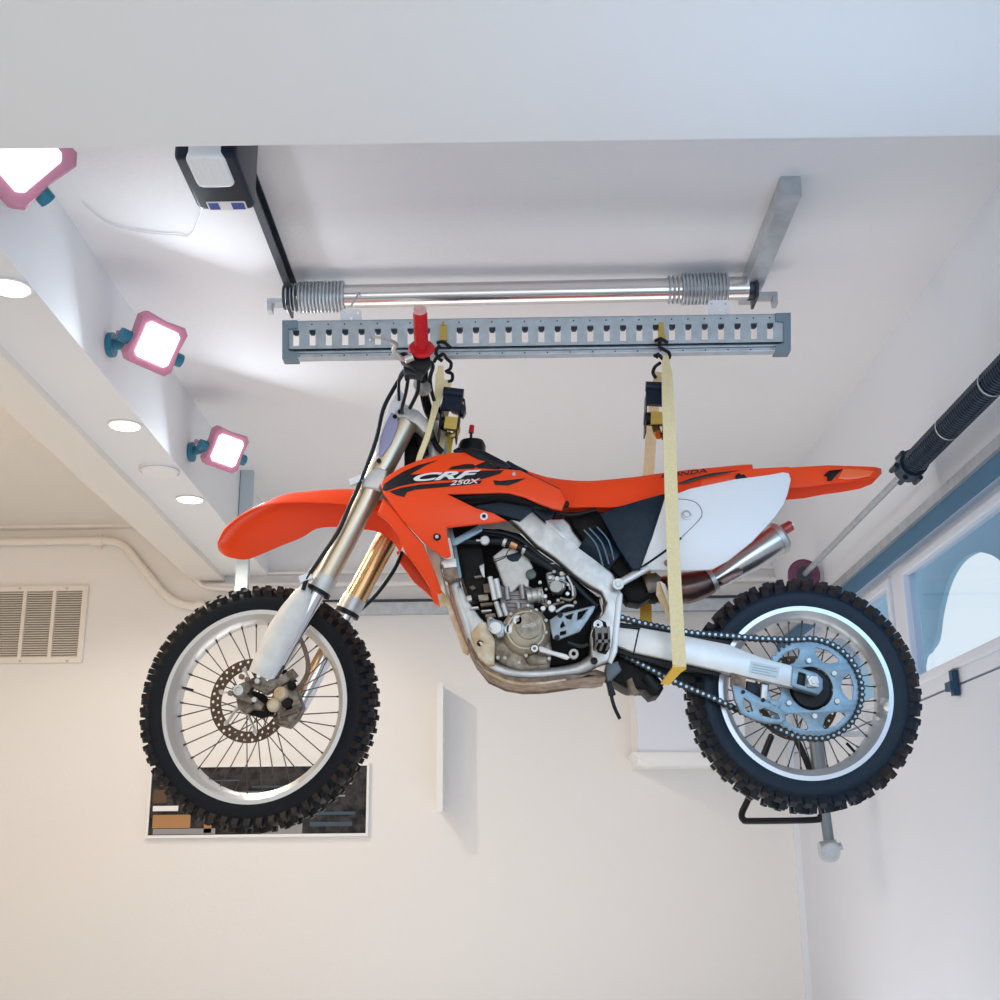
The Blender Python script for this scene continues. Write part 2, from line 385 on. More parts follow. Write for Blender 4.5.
# conduit
YC = YB - .03
pts = [P(-60, 543, YC), P(60, 541, YC), P(108, 541, YC), P(124, 546, YC), P(138, 562, YC), P(165, 594, YC), P(182, 604, YC), P(205, 606, YC), P(260, 606, YC), P(345, 606, YC)]
cdt = thing('wall_conduit', 'cream painted conduit pipe bending down across the left wall', 'conduit', P(60, 541, YB))
MB().tube(pts, .022, 12, smooth=5).build('pipe', M_pipe, cdt)
mb = MB()
for x, y in ((98, 541), (200, 605.5)): q = P(x, y, YC); mb = MB(); mb.cyl(q - Vector((.025, 0, 0)), q + Vector((.025, 0, 0)), .027, 14); mb.bbox((q.x - .012, YB - .012, q.z - .045), (q.x + .012, YB, q.z + .045)); mb.build('pipe_clip', M_pipe, cdt)
YC2 = YB - .05
tag(MB().tube([P(133, 521, YC2), P(170, 556, YC2), P(196, 580, YC2), P(206, 587, YC2), P(235, 589, YC2), P(330, 588, YC2)], .012, 10, smooth=5).build('wall_pipe', M_pipe), 'thin cream pipe along the beam edge up on the back wall', 'pipe')
# vertical duct cover
q = PZ(248, 470, HC)
a = P(241, 470, q.y); b = P(253, 470, q.y)
tag(MB().bbox((a.x, q.y, P(247, 592, q.y).z), (b.x, q.y + .04, HC)).build('vertical_post', mat('post_grey', (.52, .60, .65), .5), smooth=False), 'slim grey post hanging from the ceiling behind the front fender', 'post')
# framed print
pf = thing('framed_print', 'long framed print of dark machinery behind the front wheel', 'picture', wpx(260, 838))
a = wpx(150, 765, .03); b = wpx(368, 836, .03)
mb = MB()
for (x0, z0, x1, z1) in ((a.x, b.z, b.x, b.z + .014), (a.x, a.z - .014, b.x, a.z), (a.x, b.z + .0142, a.x + .012, a.z - .0142), (b.x - .012, b.z + .0142, b.x, a.z - .0142)): mb.bbox((x0, YB - .03, z0), (x1, YB, z1))
mb.build('picture_frame', M_white, pf, smooth=False)
MB().bbox((a.x + .01, YB - .02, b.z + .01), (b.x - .01, YB - .001, a.z - .01)).build('print', mat('print_dark', (.004, .006, .010), .3, col2=(.05, .045, .045), nscale=26, spec=.2), pf, smooth=False)
def strip(x0, y0, x1, y1, m, d=.0215): wbox(x0, y0, x1, y1, .019, d).build('print_patch', m, pf, smooth=False)
mtan = mat('print_tan', (.42, .22, .09), .4); msl = mat('print_slate', (.05, .085, .12), .4); mgr = mat('print_grey', (.30, .30, .31), .4)
for q_ in ((153, 815, 190, 828, mtan), (204, 822, 211, 833, mtan), (154, 790, 166, 803, mat('print_brown', (.10, .055, .03), .4)), (153, 806, 178, 811, M_white), (262, 818, 302, 834, mgr), (153, 829, 215, 834, mgr),
           (325, 783, 352, 784.2, mgr), (332, 795, 345, 796.5, mgr), (306, 812, 355, 814.5, msl), (310, 822, 352, 826, msl), (204, 780, 240, 781, msl), (252, 786, 300, 787, msl), (318, 800, 321, 812, msl), (334, 788, 337, 802, mat('print_brown', (.10, .055, .03), .4)), (228, 792, 300, 792.8, mgr)):
    strip(*q_)
# protruding open panel door
a = P(437, 683, YB - .2); b = P(443, 809, YB - .2)
op = thing('open_panel_door', 'narrow white panel edge sticking out of wall below the engine', 'panel', (a.x, YB, b.z))
MB().bbox((a.x, YB - .2, b.z), (a.x + .03, YB, a.z)).build('panel', M_white, op, smooth=False)
MB().bbox((a.x - .03, YB - .2, b.z - .012), (a.x + .03, YB - .17, b.z)).build('latch', M_white, op, smooth=False)
# wall cabinet
a = P(633, 640, YB - .30); b = P(748, 764, YB - .30)
wc = thing('wall_cabinet', 'white wall cabinet on the back wall behind the rear tyre', 'cabinet', ((a.x + b.x) / 2, YB, b.z))
MB().bbox((a.x, YB - .28, b.z), (b.x, YB, a.z)).build('body', M_white, wc, smooth=False)
MB().bbox((a.x + .004, YB - .30, b.z + .035), (b.x - .004, YB - .281, a.z)).build('door', mat('cabinet_door', (.80, .83, .90), .35), wc, smooth=False)
MB().plate([(632, 752), (640, 758), (653, 765), (750, 765), (750, 752)], YB - .31, .31, bevel=.003).build('valance', M_white, wc)
# wire rack with pole behind rear wheel
YR = 5.0
rk = thing('door_arm', 'black wire loop and grey pole with silver foot showing below the rear wheel', 'door hardware', Vector((XG, YR, P(800, 640, YR).z)))
MB().tube([P(772, 735, YR), P(765, 752, YR), P(750, 795, YR), P(742, 813, YR), P(744, 820, YR), P(752, 821, YR), P(812, 820, YR), P(820, 817, YR), P(821, 808, YR), P(808, 765, YR), P(794, 735, YR)], .013, 8, smooth=5).build('wire_loop', M_blk, rk)
mb = MB().tube([P(806, 640, YR), P(815, 735, YR), P(822, 790, YR)], .028, 12).tube([P(822, 790, YR), P(829, 842, YR)], .021, 12)
mb.build('pole', mat('pole_grey', (.20, .24, .27), .4, .6), rk)
q = P(829, 850, YR - .02); mb = MB().tube([q + Vector((-.035, 0, 0)), q + Vector((.03, 0, .01))], .032, 10).cyl(q + Vector((0, -.03, -.01)), q + Vector((0, .03, -.01)), .036, 14).tube([q, q + Vector((.05, 0, .015))], .014, 8)
mb.build('foot_clamp', M_steel, rk)
MB().bbox((P(800, 640, YR).x, YR - .03, P(800, 640, YR).z - .05), (XG, YR + .03, P(800, 640, YR).z)).bbox((P(772, 735, YR).x, YR - .01, P(772, 735, YR).z - .01), (XG, YR + .01, P(772, 735, YR).z + .01)).build('mount_bar', M_steel, rk, smooth=False)

# ---------------- recessed lights, smoke detector
for i, (x, y, lb, pw) in enumerate(((10, 287, 'glowing round recessed ceiling light nearest the left photo edge', 14), (125, 425, 'glowing round recessed light between two lower flood lamps', 14), (190, 499, 'smallest glowing round recessed light beside the smoke alarm', 30))):
    q = PZ(x, y, ZS)
    t = thing('recessed_light', lb, 'ceiling light', q, 'recessed lights in the soffit')
    MB().lathe(q, (0, 0, -1), [(0, .058), (.004, .062), (.006, .054), (.0, .048)], 32).build('trim_ring', M_white, t)
    MB().lathe(q - Vector((0, 0, .003)), (0, 0, 1), [(0, 0), (0, .052), (-.002, .05)], 32).build('lamp_lens', M_warm, t)
    spot('downlight', q - Vector((0, 0, .02)), q - Vector((0, 0, 1)), pw, (1, .90, .76), 168, .03, .3)
q = PZ(160, 468, ZS)
t = thing('smoke_alarm', 'flat white round smoke alarm between the recessed lights', 'smoke alarm', q)
MB().lathe(q, (0, 0, -1), [(0, .075), (.012, .075), (.02, .068), (.022, 0)], 32).build('base', M_white, t)
MB().lathe(q, (0, 0, -1), [(.012, .0765), (.015, .0765)], 32).build('vent_slot', M_steel, t)

# ---------------- flood lamps
def flood(mx, my, fx, fy, size, nrm, spin, label, power, led=None, out=.17):
    m0 = PX(mx, my, XA)                       # mount on the soffit's side face
    nn = Vector(nrm).normalized()
    dist = .20
    # housing centre: on the ray of pixel (fx,fy) at X = XA+.15
    hc = PX(fx, fy, XA + out)
    t = thing('flood_lamp', label, 'work lamp', m0, 'clamped flood lamps on the soffit')
    u = nn.cross(Vector((0, 0, 1))).normalized(); v = u.cross(nn)
    cs, sn = math.cos(R(spin)), math.sin(R(spin)); u, v = u * cs + v * sn, v * cs - u * sn
    h = size / 2; k = h * .42
    oc = [(-h * .78, -h), (h * .78, -h), (h, -h * .78), (h * .93, 0), (h, h * .78), (h * .78, h), (0, h * .93), (-h * .78, h), (-h, h * .78), (-h * .93, 0), (-h, -h * .78)]
    def X(a, b, c_): return hc + u * a + v * b + nn * c_
    def ring(sc, d): return [X(a * sc, b * sc, d) for a, b in oc]
    MB().rings([ring(.8, -.045), ring(1, -.03), ring(1.02, .004), ring(.96, .012), ring(.76, .010)], True).build('housing', M_pink, t)
    l = h * .70; q4 = [(-l * .8, -l), (l * .8, -l), (l, -l * .8), (l, l * .8), (l * .8, l), (-l * .8, l), (-l, l * .8), (-l, -l * .8)]
    MB().rings([[X(a, b, .0105) for a, b in q4], [X(a, b, .0145) for a, b in q4]], True).build('led_panel', led or M_led, t)
    # yoke
    a_ = X(-h * 1.05, -h * .2, -.02); b_ = X(h * 1.05, -h * .2, -.02)
    ba = X(-h * .9, -h * .2, -.12); bb = X(h * .9, -h * .2, -.12)
    arm = MB().tube([a_, ba.lerp(a_, .3), ba, ba.lerp(bb, .5), bb, bb.lerp(b_, .3), b_], .011, 8, smooth=3, flat=.6)
    arm.build('yoke', M_pink, t)
    for p_, s_ in ((a_, -1), (b_, 1)): MB().cyl(p_ - u * s_ * .008, p_ + u * s_ * .022, .022, 14).build('knob', M_teal, t)
    mid = ba.lerp(bb, .5)
    MB().tube([mid, mid.lerp(m0, .6), m0], .018, 10).disc(m0 + Vector((.02, 0, 0)), (-1, 0, 0), .04, .02, 20).cyl(mid - v * .02, mid + v * .02, .026, 14).build('mount', M_teal, t)
    l_ = area('flood_light', hc + nn * .03, hc + nn, size * .6, power, (.80, .90, 1))
flood(108, 345, 156, 344, .165, (.60, -.65, -.46), 8, 'middle of three pink flood lamps, clamped to the soffit', 3.2)
flood(189, 452, 226, 450, .155, (.60, -.65, -.46), 6, 'lowest pink flood lamp, beside the smoke alarm above front fender', 3.2)
flood(-36, 186, 20, 152, .215, (.60, -.65, -.46), 32, 'large pink flood lamp cut off at the upper left corner', .15, mat('led_panel_dim', (1, 1, 1), .5, emit=(.92, .96, 1), estr=2.2), .085)

# ---------------- opener, rails, roller tube, e-track
ZR = HC - .002
M_hdrk = M_drk
zo = Z0 + 1.63
def zq(x, y): return PZ(x, y, zo)
n0 = zq(176, 156); n1 = zq(241, 153); f0 = zq(195, 211); f1 = zq(257, 208)
ox0, ox1, oy0, oy1 = (n0.x + f0.x) / 2, (n1.x + f1.x) / 2 - .01, n0.y, f0.y
op = thing('hoist_motor', 'dark navy motor box with frosted light cover on the ceiling', 'hoist motor', ((ox0 + ox1) / 2, (oy0 + oy1) / 2, HC))
def rr(x0, y0, x1, y1, r, n=4):
    o = []
    for cx, cy, a0 in ((x1 - r, y0 + r, -90), (x1 - r, y1 - r, 0), (x0 + r, y1 - r, 90), (x0 + r, y0 + r, 180)):
        for k in range(n + 1): an = R(a0 + 90 * k / n); o.append((cx + r * math.cos(an), cy + r * math.sin(an)))
    return o
me = fill([rr(ox0, oy0, ox1, oy1, .02)], HC - zo, .012, 3)
MB().mesh(me, lambda c: Vector((c.x, c.y, (HC + zo) / 2 + c.z))).build('housing', M_navy, op)
me = fill([rr(ox0 + .028, oy0 - .004, ox1 - .026, oy0 + .135, .02)], .06, .01, 3)
MB().mesh(me, lambda c: Vector((c.x, c.y, zo + .022 + c.z))).build('light_cover', M_lens, op)
mb = MB()
for k in range(6): mb.bbox((ox0 + .036 + k * .0125, oy0 + .004, zo - .010), (ox0 + .040 + k * .0125, oy0 + .12, zo - .0075))
mb.build('lens_rib', M_lens, op, smooth=False)
lb = MB().bbox((ox0 + .030, oy1 - .045, zo - .002), (ox1 - .02, oy1 - .006, zo + .002)).build('sticker', M_white, op, smooth=False)
MB().bbox((ox0 + .034, oy1 - .041, zo - .003), (ox0 + .060, oy1 - .010, zo)).bbox((ox1 - .056, oy1 - .041, zo - .003), (ox1 - .024, oy1 - .010, zo)).build('sticker_print', M_blue, lb, smooth=False)
# thin cord
tag(MB().tube([PX(62, 170, XA + .02), PZ(85, 205, HC - .006), PZ(105, 222, HC - .006), PZ(135, 231, HC - .006), PZ(175, 235, HC - .006), PZ(195, 228, HC - .006), Vector((ox0 + .06, oy1 - .03, HC - .02))], .0022, 6, smooth=6).build('power_cord', M_white), 'thin white cord looping over the ceiling to the motor box', 'cord')

lift = thing('ceiling_hoist', 'steel ceiling hoist with slotted track holding up the motorcycle', 'hoist', (.05, 3.5, HC))
xl = PZ(275, 250, HC - .05).x; xr = PZ(772, 240, HC - .05).x
def rail(x, y0, y1, wd, m):
    mb = MB().bbox((x - wd / 2, y0, HC - .0548), (x - wd / 2 + .005, y1, HC - .0062)).bbox((x - wd / 2, y0, HC - .006), (x + wd / 2, y1, HC)).bbox((x - wd / 2, y0, HC - .06), (x + wd / 2, y1, HC - .055))
    mb.bbox((x - wd / 2, y0 - .005, HC - .06), (x + wd / 2, y0 - .0002, HC))
    mb.build('ceiling_rail', m, lift, smooth=False)
yr0 = PZ(800, 196, HC - .06).y
yr1 = PZ(745, 305, HC - .06).y
rail(xr, yr0, yr1, .055, M_steel); rail(xl, oy1 + .005, yr1, .022, M_drk)
YT = 3.62
t0 = P(322, 297, YT); t1 = P(704, 289, YT)
dt = (t1 - t0).normalized()
MB().cyl(t0 - dt * .07, t1 + dt * .16, .0375, 28).build('roller_tube', M_tube, lift)
for q, s_ in ((t0, 1), (t1, -1)):
    mb = MB()
    for k in range(13):
        c0 = q + dt * ((k - 6) * .0115 * 1.0); mb.lathe(c0, dt, [(.0045 * math.cos(a), .047 + .0045 * math.sin(a)) for a in [2 * math.pi * j / 8 for j in range(8)]], 28, closed=True)
    for k in range(3):
        c0 = q - dt * (.085 + k * .014) if s_ < 0 else q - dt * (.085 + k * .012)
        mb.lathe(c0, dt, [(.003 * math.cos(a), .044 + .003 * math.sin(a)) for a in [2 * math.pi * j / 8 for j in range(8)]], 28, closed=True)
    mb.cyl(q - dt * .07, q + dt * .07, .044, 24); mb.build('cable_coil', M_steel, lift)
for x, q in ((xl, t0), (xr, t1)):
    mb = MB().bbox((x - .004, YT - .05, q.z - .05), (x + .004, YT + .05, HC - .06)).disc(Vector((x - .02, YT, q.z)), (1, 0, 0), .04, .03, 18); mb.build('bearing_bracket', M_drk, lift)
    s_ = -1 if x < 0 else 1
    MB().bbox((x + s_ * .01, YT - .02, HC - .10), (x + s_ * .07, YT + .02, HC - .085)).bbox((x + s_ * .055, YT - .019, HC - .125), (x + s_ * .069, YT + .019, HC - .1003)).build('wing_bracket', M_steel, lift, smooth=False)
# e-track
YE = 3.36
def E(u, v_):       # u 0..1 along, v px offset down from the top edge line
    xl_, yl = 284, 321.0; xr_, yr_ = 789, 313.5
    return (xl_ + (xr_ - xl_) * u, yl + (yr_ - yl) * u + v_)
holes = []
n = 31
for k in range(n):
    u0 = (293 + k * 16.35 - 284) / 505; u1 = u0 + 6.2 / 505
    holes.append([E(u0, 9), E(u1, 9), E(u1, 25), E(u0, 25)])
    MB().plate([E(u0 - .0015, 8), E(u1 + .0015, 8), E(u1, 12), E(u1 - .003, 14), E(u0 + .003, 14), E(u0, 12)], YE + .007, .010, bevel=.001).build('slot_shade', M_drk, lift, smooth=False)  # dark piece painting the shade under the top flange in each slot
    q = P(*E(u0 + .005, 4), YE); MB().disc(q, (0, -1, 0), .0025, .001, 8).build('rivet', M_drk, lift)
mb = MB()
def eq(q0, q1, q2, q3):
    ps = [P(*E(*q), YE) for q in (q0, q1, q2, q3)]; mb.rings([ps, [p + Vector((0, .006, 0)) for p in ps]])
eq((0, 0), (1, 0), (1, 9), (0, 9)); eq((0, 25), (1, 25), (1, 29.5), (0, 29.5))
ed = [0.0]
for k in range(n): ed += [(293 + k * 16.35 - 284) / 505, (293 + k * 16.35 - 284 + 6.2) / 505]
ed.append(1.0)
for k in range(0, len(ed), 2): eq((ed[k], 9), (ed[k + 1], 9), (ed[k + 1], 25), (ed[k], 25))
a0, a1 = P(*E(0, 0), YE), P(*E(1, 0), YE); b0, b1 = P(*E(0, 29.5), YE), P(*E(1, 29.5), YE)
for (p0, p1) in ((a0, a1), (b0, b1)):
    mb.bar(p0 + Vector((0, .020, -.002 if p0 is a0 else .002)), p1 + Vector((0, .020, -.002 if p0 is a0 else .002)), .004, .04, (0, 1, 0))
mb.build('slotted_track', M_track, lift, smooth=False)
mb = MB().plate([E(0, 30.5), E(1, 30.5), E(1, 32.5), E(0, 32.5)], YE + .004, .03, bevel=.001).plate([E(0, 33.5), E(1, 33.5), E(1, 37), E(0, 37)], YE - .004, .030, bevel=.0015)
mb.build('lower_lip', M_track, lift, smooth=False)
for k in range(22):
    q = P(*E(.03 + k * .0447, 35.3), YE - .004); MB().disc(q, (0, -1, 0), .0022, .0015, 8).build('rivet', M_drk, lift)
for u0, u1 in ((-.004, .026), (.974, 1.004)):
    ins = .3 if u0 < 0 else -.3
    c0 = (u0 if u0 < 0 else u1); c1 = (.008 if u0 < 0 else .990)
    f_ = (u1 if u0 < 0 else u0)
    pl = [E(c0, -1), E(f_, -1), E(f_, 7), E(c1, 8), E(c1, 29), E(f_, 31), E(f_, 37), E(c0, 37)]
    MB().plate(pl, YE - .01, .05, bevel=.002).build('end_cap', M_cap, lift)
for x0, x1, y0, y1 in ((340, 362, 309, 325), (708, 730, 300, 317)):
    hs = [[(x + 1.4 * math.cos(a), y + 1.4 * math.sin(a)) for a in [k * math.pi / 4 for k in range(8)]] for x, y in ((x0 + 4, y0 + 3.5), (x1 - 4, y0 + 3.5), (x0 + 4, y1 - 3.5), (x1 - 4, y1 - 3.5), (x0 + 11, y1 - 7))]
    MB().plate([(x0 + 2, y0), (x1 - 2, y0), (x1, y0 + 4), (x1, y1), (x0, y1), (x0, y0 + 4)], YE + .03, .005, holes=hs, bevel=.001).build('cable_plate', M_wp, lift, smooth=False)
for x in (351, 719):
    q = P(x, 306, YE + .04); MB().cyl(q, Vector((q.x, YT - .03, t0.z)), .003, 6).build('lift_cable', M_steel, lift)
# ================================================================== the motorcycle
Y0 = 3.40
bike = thing('motorcycle', 'orange and white off-road motorcycle hanging in straps under the ceiling track', 'motorcycle', P(530, 690, Y0))
BK = bike
def circ(cx, cy, r, n=24): return [(cx + r * math.cos(2 * math.pi * k / n), cy + r * math.sin(2 * math.pi * k / n)) for k in range(n)]
def plate(name, outer, Y, th, m, parent=BK, **k): return MB().plate(outer, Y, th, **k).build(name, m, parent)
def tubepx(name, pts, r, m, parent=BK, seg=10, smooth=0, flat=1.0):
    return MB().tube([P(*p) for p in pts], r, seg, smooth, flat).build(name, m, parent)
def boltmb(mb, x, y, Y, r=.006, h=.006):
    q = P(x, y, Y); mb.disc(q, (0, -1, 0), r, h, 10, ch=.001); return mb

# ---- wheel
def wheel(label, c, nrm, Rk, Rrim, wt, mrim, nblk, kh, blk, tilt0, hubw, hubr, valve):
    c = Vector(c); n = Vector(nrm).normalized(); u = n.cross(Vector((0, 0, 1))).normalized(); v = u.cross(n); v = -v if v.z < 0 else v
    def X(r, a, w_): return c + (u * math.cos(a) + v * math.sin(a)) * r + n * w_
    wr = wt * .46; rt = Rk - kh                    # carcass crown radius
    rim = MB().lathe(c, n, [(-wr, Rrim + .004), (-wr + .004, Rrim + .006), (-wr + .006, Rrim - .006), (-wr * .6, Rrim - .014), (-wr * .35, Rrim - .022), (wr * .35, Rrim - .022), (wr * .6, Rrim - .014),
                            (wr - .006, Rrim - .006), (wr - .004, Rrim + .006), (wr, Rrim + .004), (wr, Rrim - .010), (wr * .72, Rrim - .019), (wr * .4, Rrim - .029), (-wr * .4, Rrim - .029), (-wr * .72, Rrim - .019), (-wr, Rrim - .010)], 72, closed=True)
    o = rim.build('wheel', mrim, BK); o['label'] = label
    prof = []; rm = (Rrim + rt) / 2; hh = (rt - Rrim) / 2 + .004
    for k in range(17):
        a = R(-118 + 236 * k / 16); prof.append((wt * .52 * math.sin(a) * (1 if abs(a) < 1.6 else .98), rm + hh * math.cos(a) if abs(a) < 1.57 else rm + hh * math.cos(a) * 2.0))
    prof = [(w_, max(r, Rrim - .004)) for w_, r in prof]
    mb = MB().lathe(c, n, prof, 96)
    for w_ in (-.40, .40): mb.lathe(c, n, [(wt * w_ * 1.19 + .0015 * math.cos(a), Rrim + .018 + .0015 * math.sin(a)) for a in [2 * math.pi * j / 6 for j in range(6)]], 72, closed=True)
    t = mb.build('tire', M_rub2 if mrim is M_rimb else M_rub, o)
    kb = MB()
    for k in range(nblk):
        a = 2 * math.pi * k / nblk
        for row, (wf, til, dr, da) in enumerate(((-.20, 0, 0, 0), (.20, 0, 0, 0), (-.44, 40, -.013, .5), (.44, 40, -.013, .5), (0, 0, 0.0, .5))):
            if row == 4 and k % 2: continue
            aa = a + da * 2 * math.pi / nblk + random.uniform(-.004, .004); rad = (u * math.cos(aa) + v * math.sin(aa)); tan = n.cross(rad)
            s_ = 1 if wf > 0 else -1
            rd = rad * math.cos(R(til)) + n * s_ * math.sin(R(til)); lat = n * math.cos(R(til)) - rad * s_ * math.sin(R(til))
            M = Matrix((tan, lat, rd)).transposed()
            ctr = c + rad * (rt + dr) + n * wf * wt * 1.02 + rd * (kh * .5 - .004)
            bl, bw = blk; bl_ = bl * (1.15 if row > 1 else 1); hgt = kh + .010
            b0 = []
            for e, sc in ((-hgt / 2, 1.18), (hgt / 2, .90)):
                b0.append([ctr + M @ Vector((x_ * bl_ / 2 * sc, y_ * bw / 2 * sc, e)) for x_, y_ in ((-1, -1), (1, -1), (1, 1), (-1, 1))])
            kb.rings(b0)
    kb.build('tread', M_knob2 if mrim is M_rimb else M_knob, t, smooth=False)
    # hub
    MB().lathe(c, n, [(-hubw, 0), (-hubw, hubr * .7), (-hubw * .85, hubr), (-hubw * .65, hubr), (-hubw * .55, hubr * .5), (hubw * .55, hubr * .5), (hubw * .65, hubr), (hubw * .85, hubr), (hubw, hubr * .7), (hubw, 0)], 32).build('hub', M_blk if mrim is M_rimb else M_gold, o)
    for k in range(36):
        side = 1 if k % 2 else -1; dirn = 1 if (k // 2) % 2 else -1
        ar = 2 * math.pi * (k + .5) / 36; ah = ar + dirn * R(52)
        p0 = X(hubr * .93, ah, side * hubw * .75); p1 = X(Rrim - .026, ar, side * .004); p2 = p1.lerp(p0, .055)
        mb = MB().tube([p0, p2], .0017, 6).tube([p2, p1], .0028, 6); mb.build('spoke', M_spoke, o)
    a = valve; MB().tube([X(Rrim - .024, a, 0), X(Rrim - .06, a, 0)], .004, 8).build('valve_stem', M_blk, o)
    return o, X, n, u, v
# rear wheel
rc = P(801.5, 694.5, Y0)
rw, RX, rn, ru, rv = wheel('rear wheel behind the chain sprocket', rc, (0, -1, 0), .316, .232, .118, M_rimb, 48, .018, (.018, .020), 40, .055, .035, R(230))
# front wheel: steered, its front points away from the camera
ST = R(9)
fn_ = Vector((-math.sin(ST), -math.cos(ST), .0))
fc = P(259, 707, Y0 + .03)
fw, FX, fnn, fu, fv = wheel('front wheel under the orange fender', fc, fn_, .336, .262, .095, M_rim, 58, .015, (.0145, .016), 40, .045, .028, R(15))
# front brake disc with drilled holes
def ringdisc(name, c, n, u, v, ro, ri, th, m, parent, holes, wob=0):
    N = 72
    loops = [[((ro + wob * math.cos(12 * a)) * math.cos(a), (ro + wob * math.cos(12 * a)) * math.sin(a)) for a in [2 * math.pi * k / N for k in range(N)]],
             [(ri * math.cos(2 * math.pi * k / 48), ri * math.sin(2 * math.pi * k / 48)) for k in range(48)]]
    for (hr, hn, hs, ph) in holes:
        for j in range(hn):
            a = 2 * math.pi * (j + ph) / hn; cx, cy = hr * math.cos(a), hr * math.sin(a)
            loops.append([(cx + hs * math.cos(t), cy + hs * math.sin(t)) for t in [2 * math.pi * q / 8 for q in range(8)]])
    me = fill(loops, th, .0004, 0)
    return MB().mesh(me, lambda p: c + u * p.x + v * p.y + n * p.z).build(name, m, parent, smooth=False)
dc = fc + fnn * .058 + Vector((-.004, 0, .010))
bd = ringdisc('brake_disc', dc, fnn, fu, fv, .114, .083, .004, M_disc, fw, [(.106, 30, .0042, 0), (.093, 30, .0038, .5)])
mb = MB()
for k in range(6):
    a = 2 * math.pi * k / 6 + .3; r0 = .086; p0 = dc + (fu * math.cos(a) + fv * math.sin(a)) * r0; a2 = a + .5; p1 = dc + (fu * math.cos(a2) + fv * math.sin(a2)) * .030
    mb.bar(p0, p1, .004, .012, fnn); mb.disc(p0 + fnn * .002, fnn, .007, .004, 10)
mb.build('disc_carrier', M_alu, bd)
# rear brake disc (far side)
ringdisc('brake_disc', rc + Vector((0, .075, 0)), rn, ru, rv, .118, .088, .004, M_disc, rw, [(.108, 30, .0035, 0)])
# sprocket
YS = Y0 - .075
sc = P(811, 688.5, YS); sR = spx(48, 3.30)
N = 50; lo = []
for k in range(N * 4):
    a = 2 * math.pi * k / (N * 4); rr_ = sR + (.0045 if k % 4 in (0, 1) else -.002); lo.append((rr_ * math.cos(a), rr_ * math.sin(a)))
loops = [lo, [(.058 * math.cos(2 * math.pi * k / 40), .058 * math.sin(2 * math.pi * k / 40)) for k in range(40)]]
for k in range(6):
    a0 = 2 * math.pi * (k + .5) / 6 + .55; pts = []
    for (r, d) in ((.086, -.20), (.104, -.34), (.112, -.30), (.114, 0), (.112, .30), (.104, .34), (.086, .20), (.080, 0)): pts.append((r * math.cos(a0 + d), r * math.sin(a0 + d)))
    loops.append(pts)
me = fill(loops, .006, .001)
sp = MB().mesh(me, lambda p: sc + Vector((p.x, p.z, p.y))).build('sprocket', M_spr, BK)
for k in range(6):
    a = 2 * math.pi * k / 6 + .55; q = sc + Vector((.074 * math.cos(a), -.003, .074 * math.sin(a)))
    MB().disc(q, (0, -1, 0), .0085, .007, 6).disc(q + Vector((0, -.007, 0)), (0, -1, 0), .0035, .001, 10).build('sprocket_bolt', M_alu, sp)
MB().lathe(sc, (0, -1, 0), [(-.05, .057), (-.004, .057), (.004, .05), (.006, .03), (.006, 0)], 32).build('sprocket_hub', M_blk, sp)
# ---- swingarm (near leg), axle block
YN = Y0 - .125
sa = plate('swingarm', [(617, 627), (639, 629.5), (641, 627.5), (672, 633), (728, 644), (762, 657), (797, 667), (797, 687.5), (788, 686.5), (720, 671), (686, 663), (634, 652), (616, 645)], YN, .032, M_alu2, bevel=.004)
plate('axle_carrier', [(793, 666), (799, 667), (817, 673), (823, 679), (823, 689), (819, 694.5), (796, 688), (791, 685)], YN - .006, .042, M_spr, sa, bevel=.003, holes=[[(799, 672), (806, 674), (805, 686), (797, 683.5)]])
plate('axle_slot', [(798, 671), (806, 673), (805, 687), (797, 684.5)], YN + .006, .02, M_blk, sa)
q = P(812.5, 681.5, YN - .010)
MB().disc(q, (0, -1, 0), .021, .004, 4).disc(q + Vector((0, -.004, 0)), (0, -1, 0), .0165, .010, 6).disc(q + Vector((0, -.013, 0)), (0, -1, 0), .008, .004, 16).build('axle_nut', M_alu, sa)
plate('swingarm_joint', [(638, 629.5), (639.6, 629.5), (634.5, 653), (633, 653)], YN - .0015, .01, M_blk, sa, bevel=.0005)
plate('swingarm_label', [(751, 661), (780, 667), (777.5, 678.5), (748.5, 672.5)], YN - .001, .004, mat('sticker_pale', (.62, .70, .74), .4), sa, bevel=.0005)
inkm = mat('sticker_ink', (.36, .46, .52), .5)
for k, (x0_, x1_) in enumerate(((753, 776), (752.5, 777), (752, 770), (751.5, 776))):
    yy = 664 + k * 2.5; plate('label_line', [(x0_, yy), (x1_, yy + (x1_ - x0_) * .2), (x1_, yy + (x1_ - x0_) * .2 + 1), (x0_, yy + 1)], YN - .0014, .002, inkm, sa, bevel=.0003)
plate('swingarm', [(622, 634), (641, 632), (728, 646), (797, 669), (820, 677), (820, 690), (797, 688), (720, 675), (634, 656)], Y0 + .10, .032, M_alu2, bevel=.004)
plate('chain_slider', [(618, 622), (640, 625), (672, 631.5), (700, 636), (730, 641), (728, 645), (700, 640.5), (672, 634), (641, 629), (618, 628)], YN + .02, .03, M_blk)
plate('chain_slider', [(616, 645), (634, 653), (686, 664), (722, 672), (721, 674), (716, 676), (700, 673), (672, 668), (640, 660), (616, 652)], YN + .02, .02, M_blk)
plate('mud_flap', [(622, 640), (690, 662), (720, 670), (718, 690), (700, 691), (676, 683), (655, 672), (628, 660)], Y0 - .03, .02, M_nav, bevel=.003)
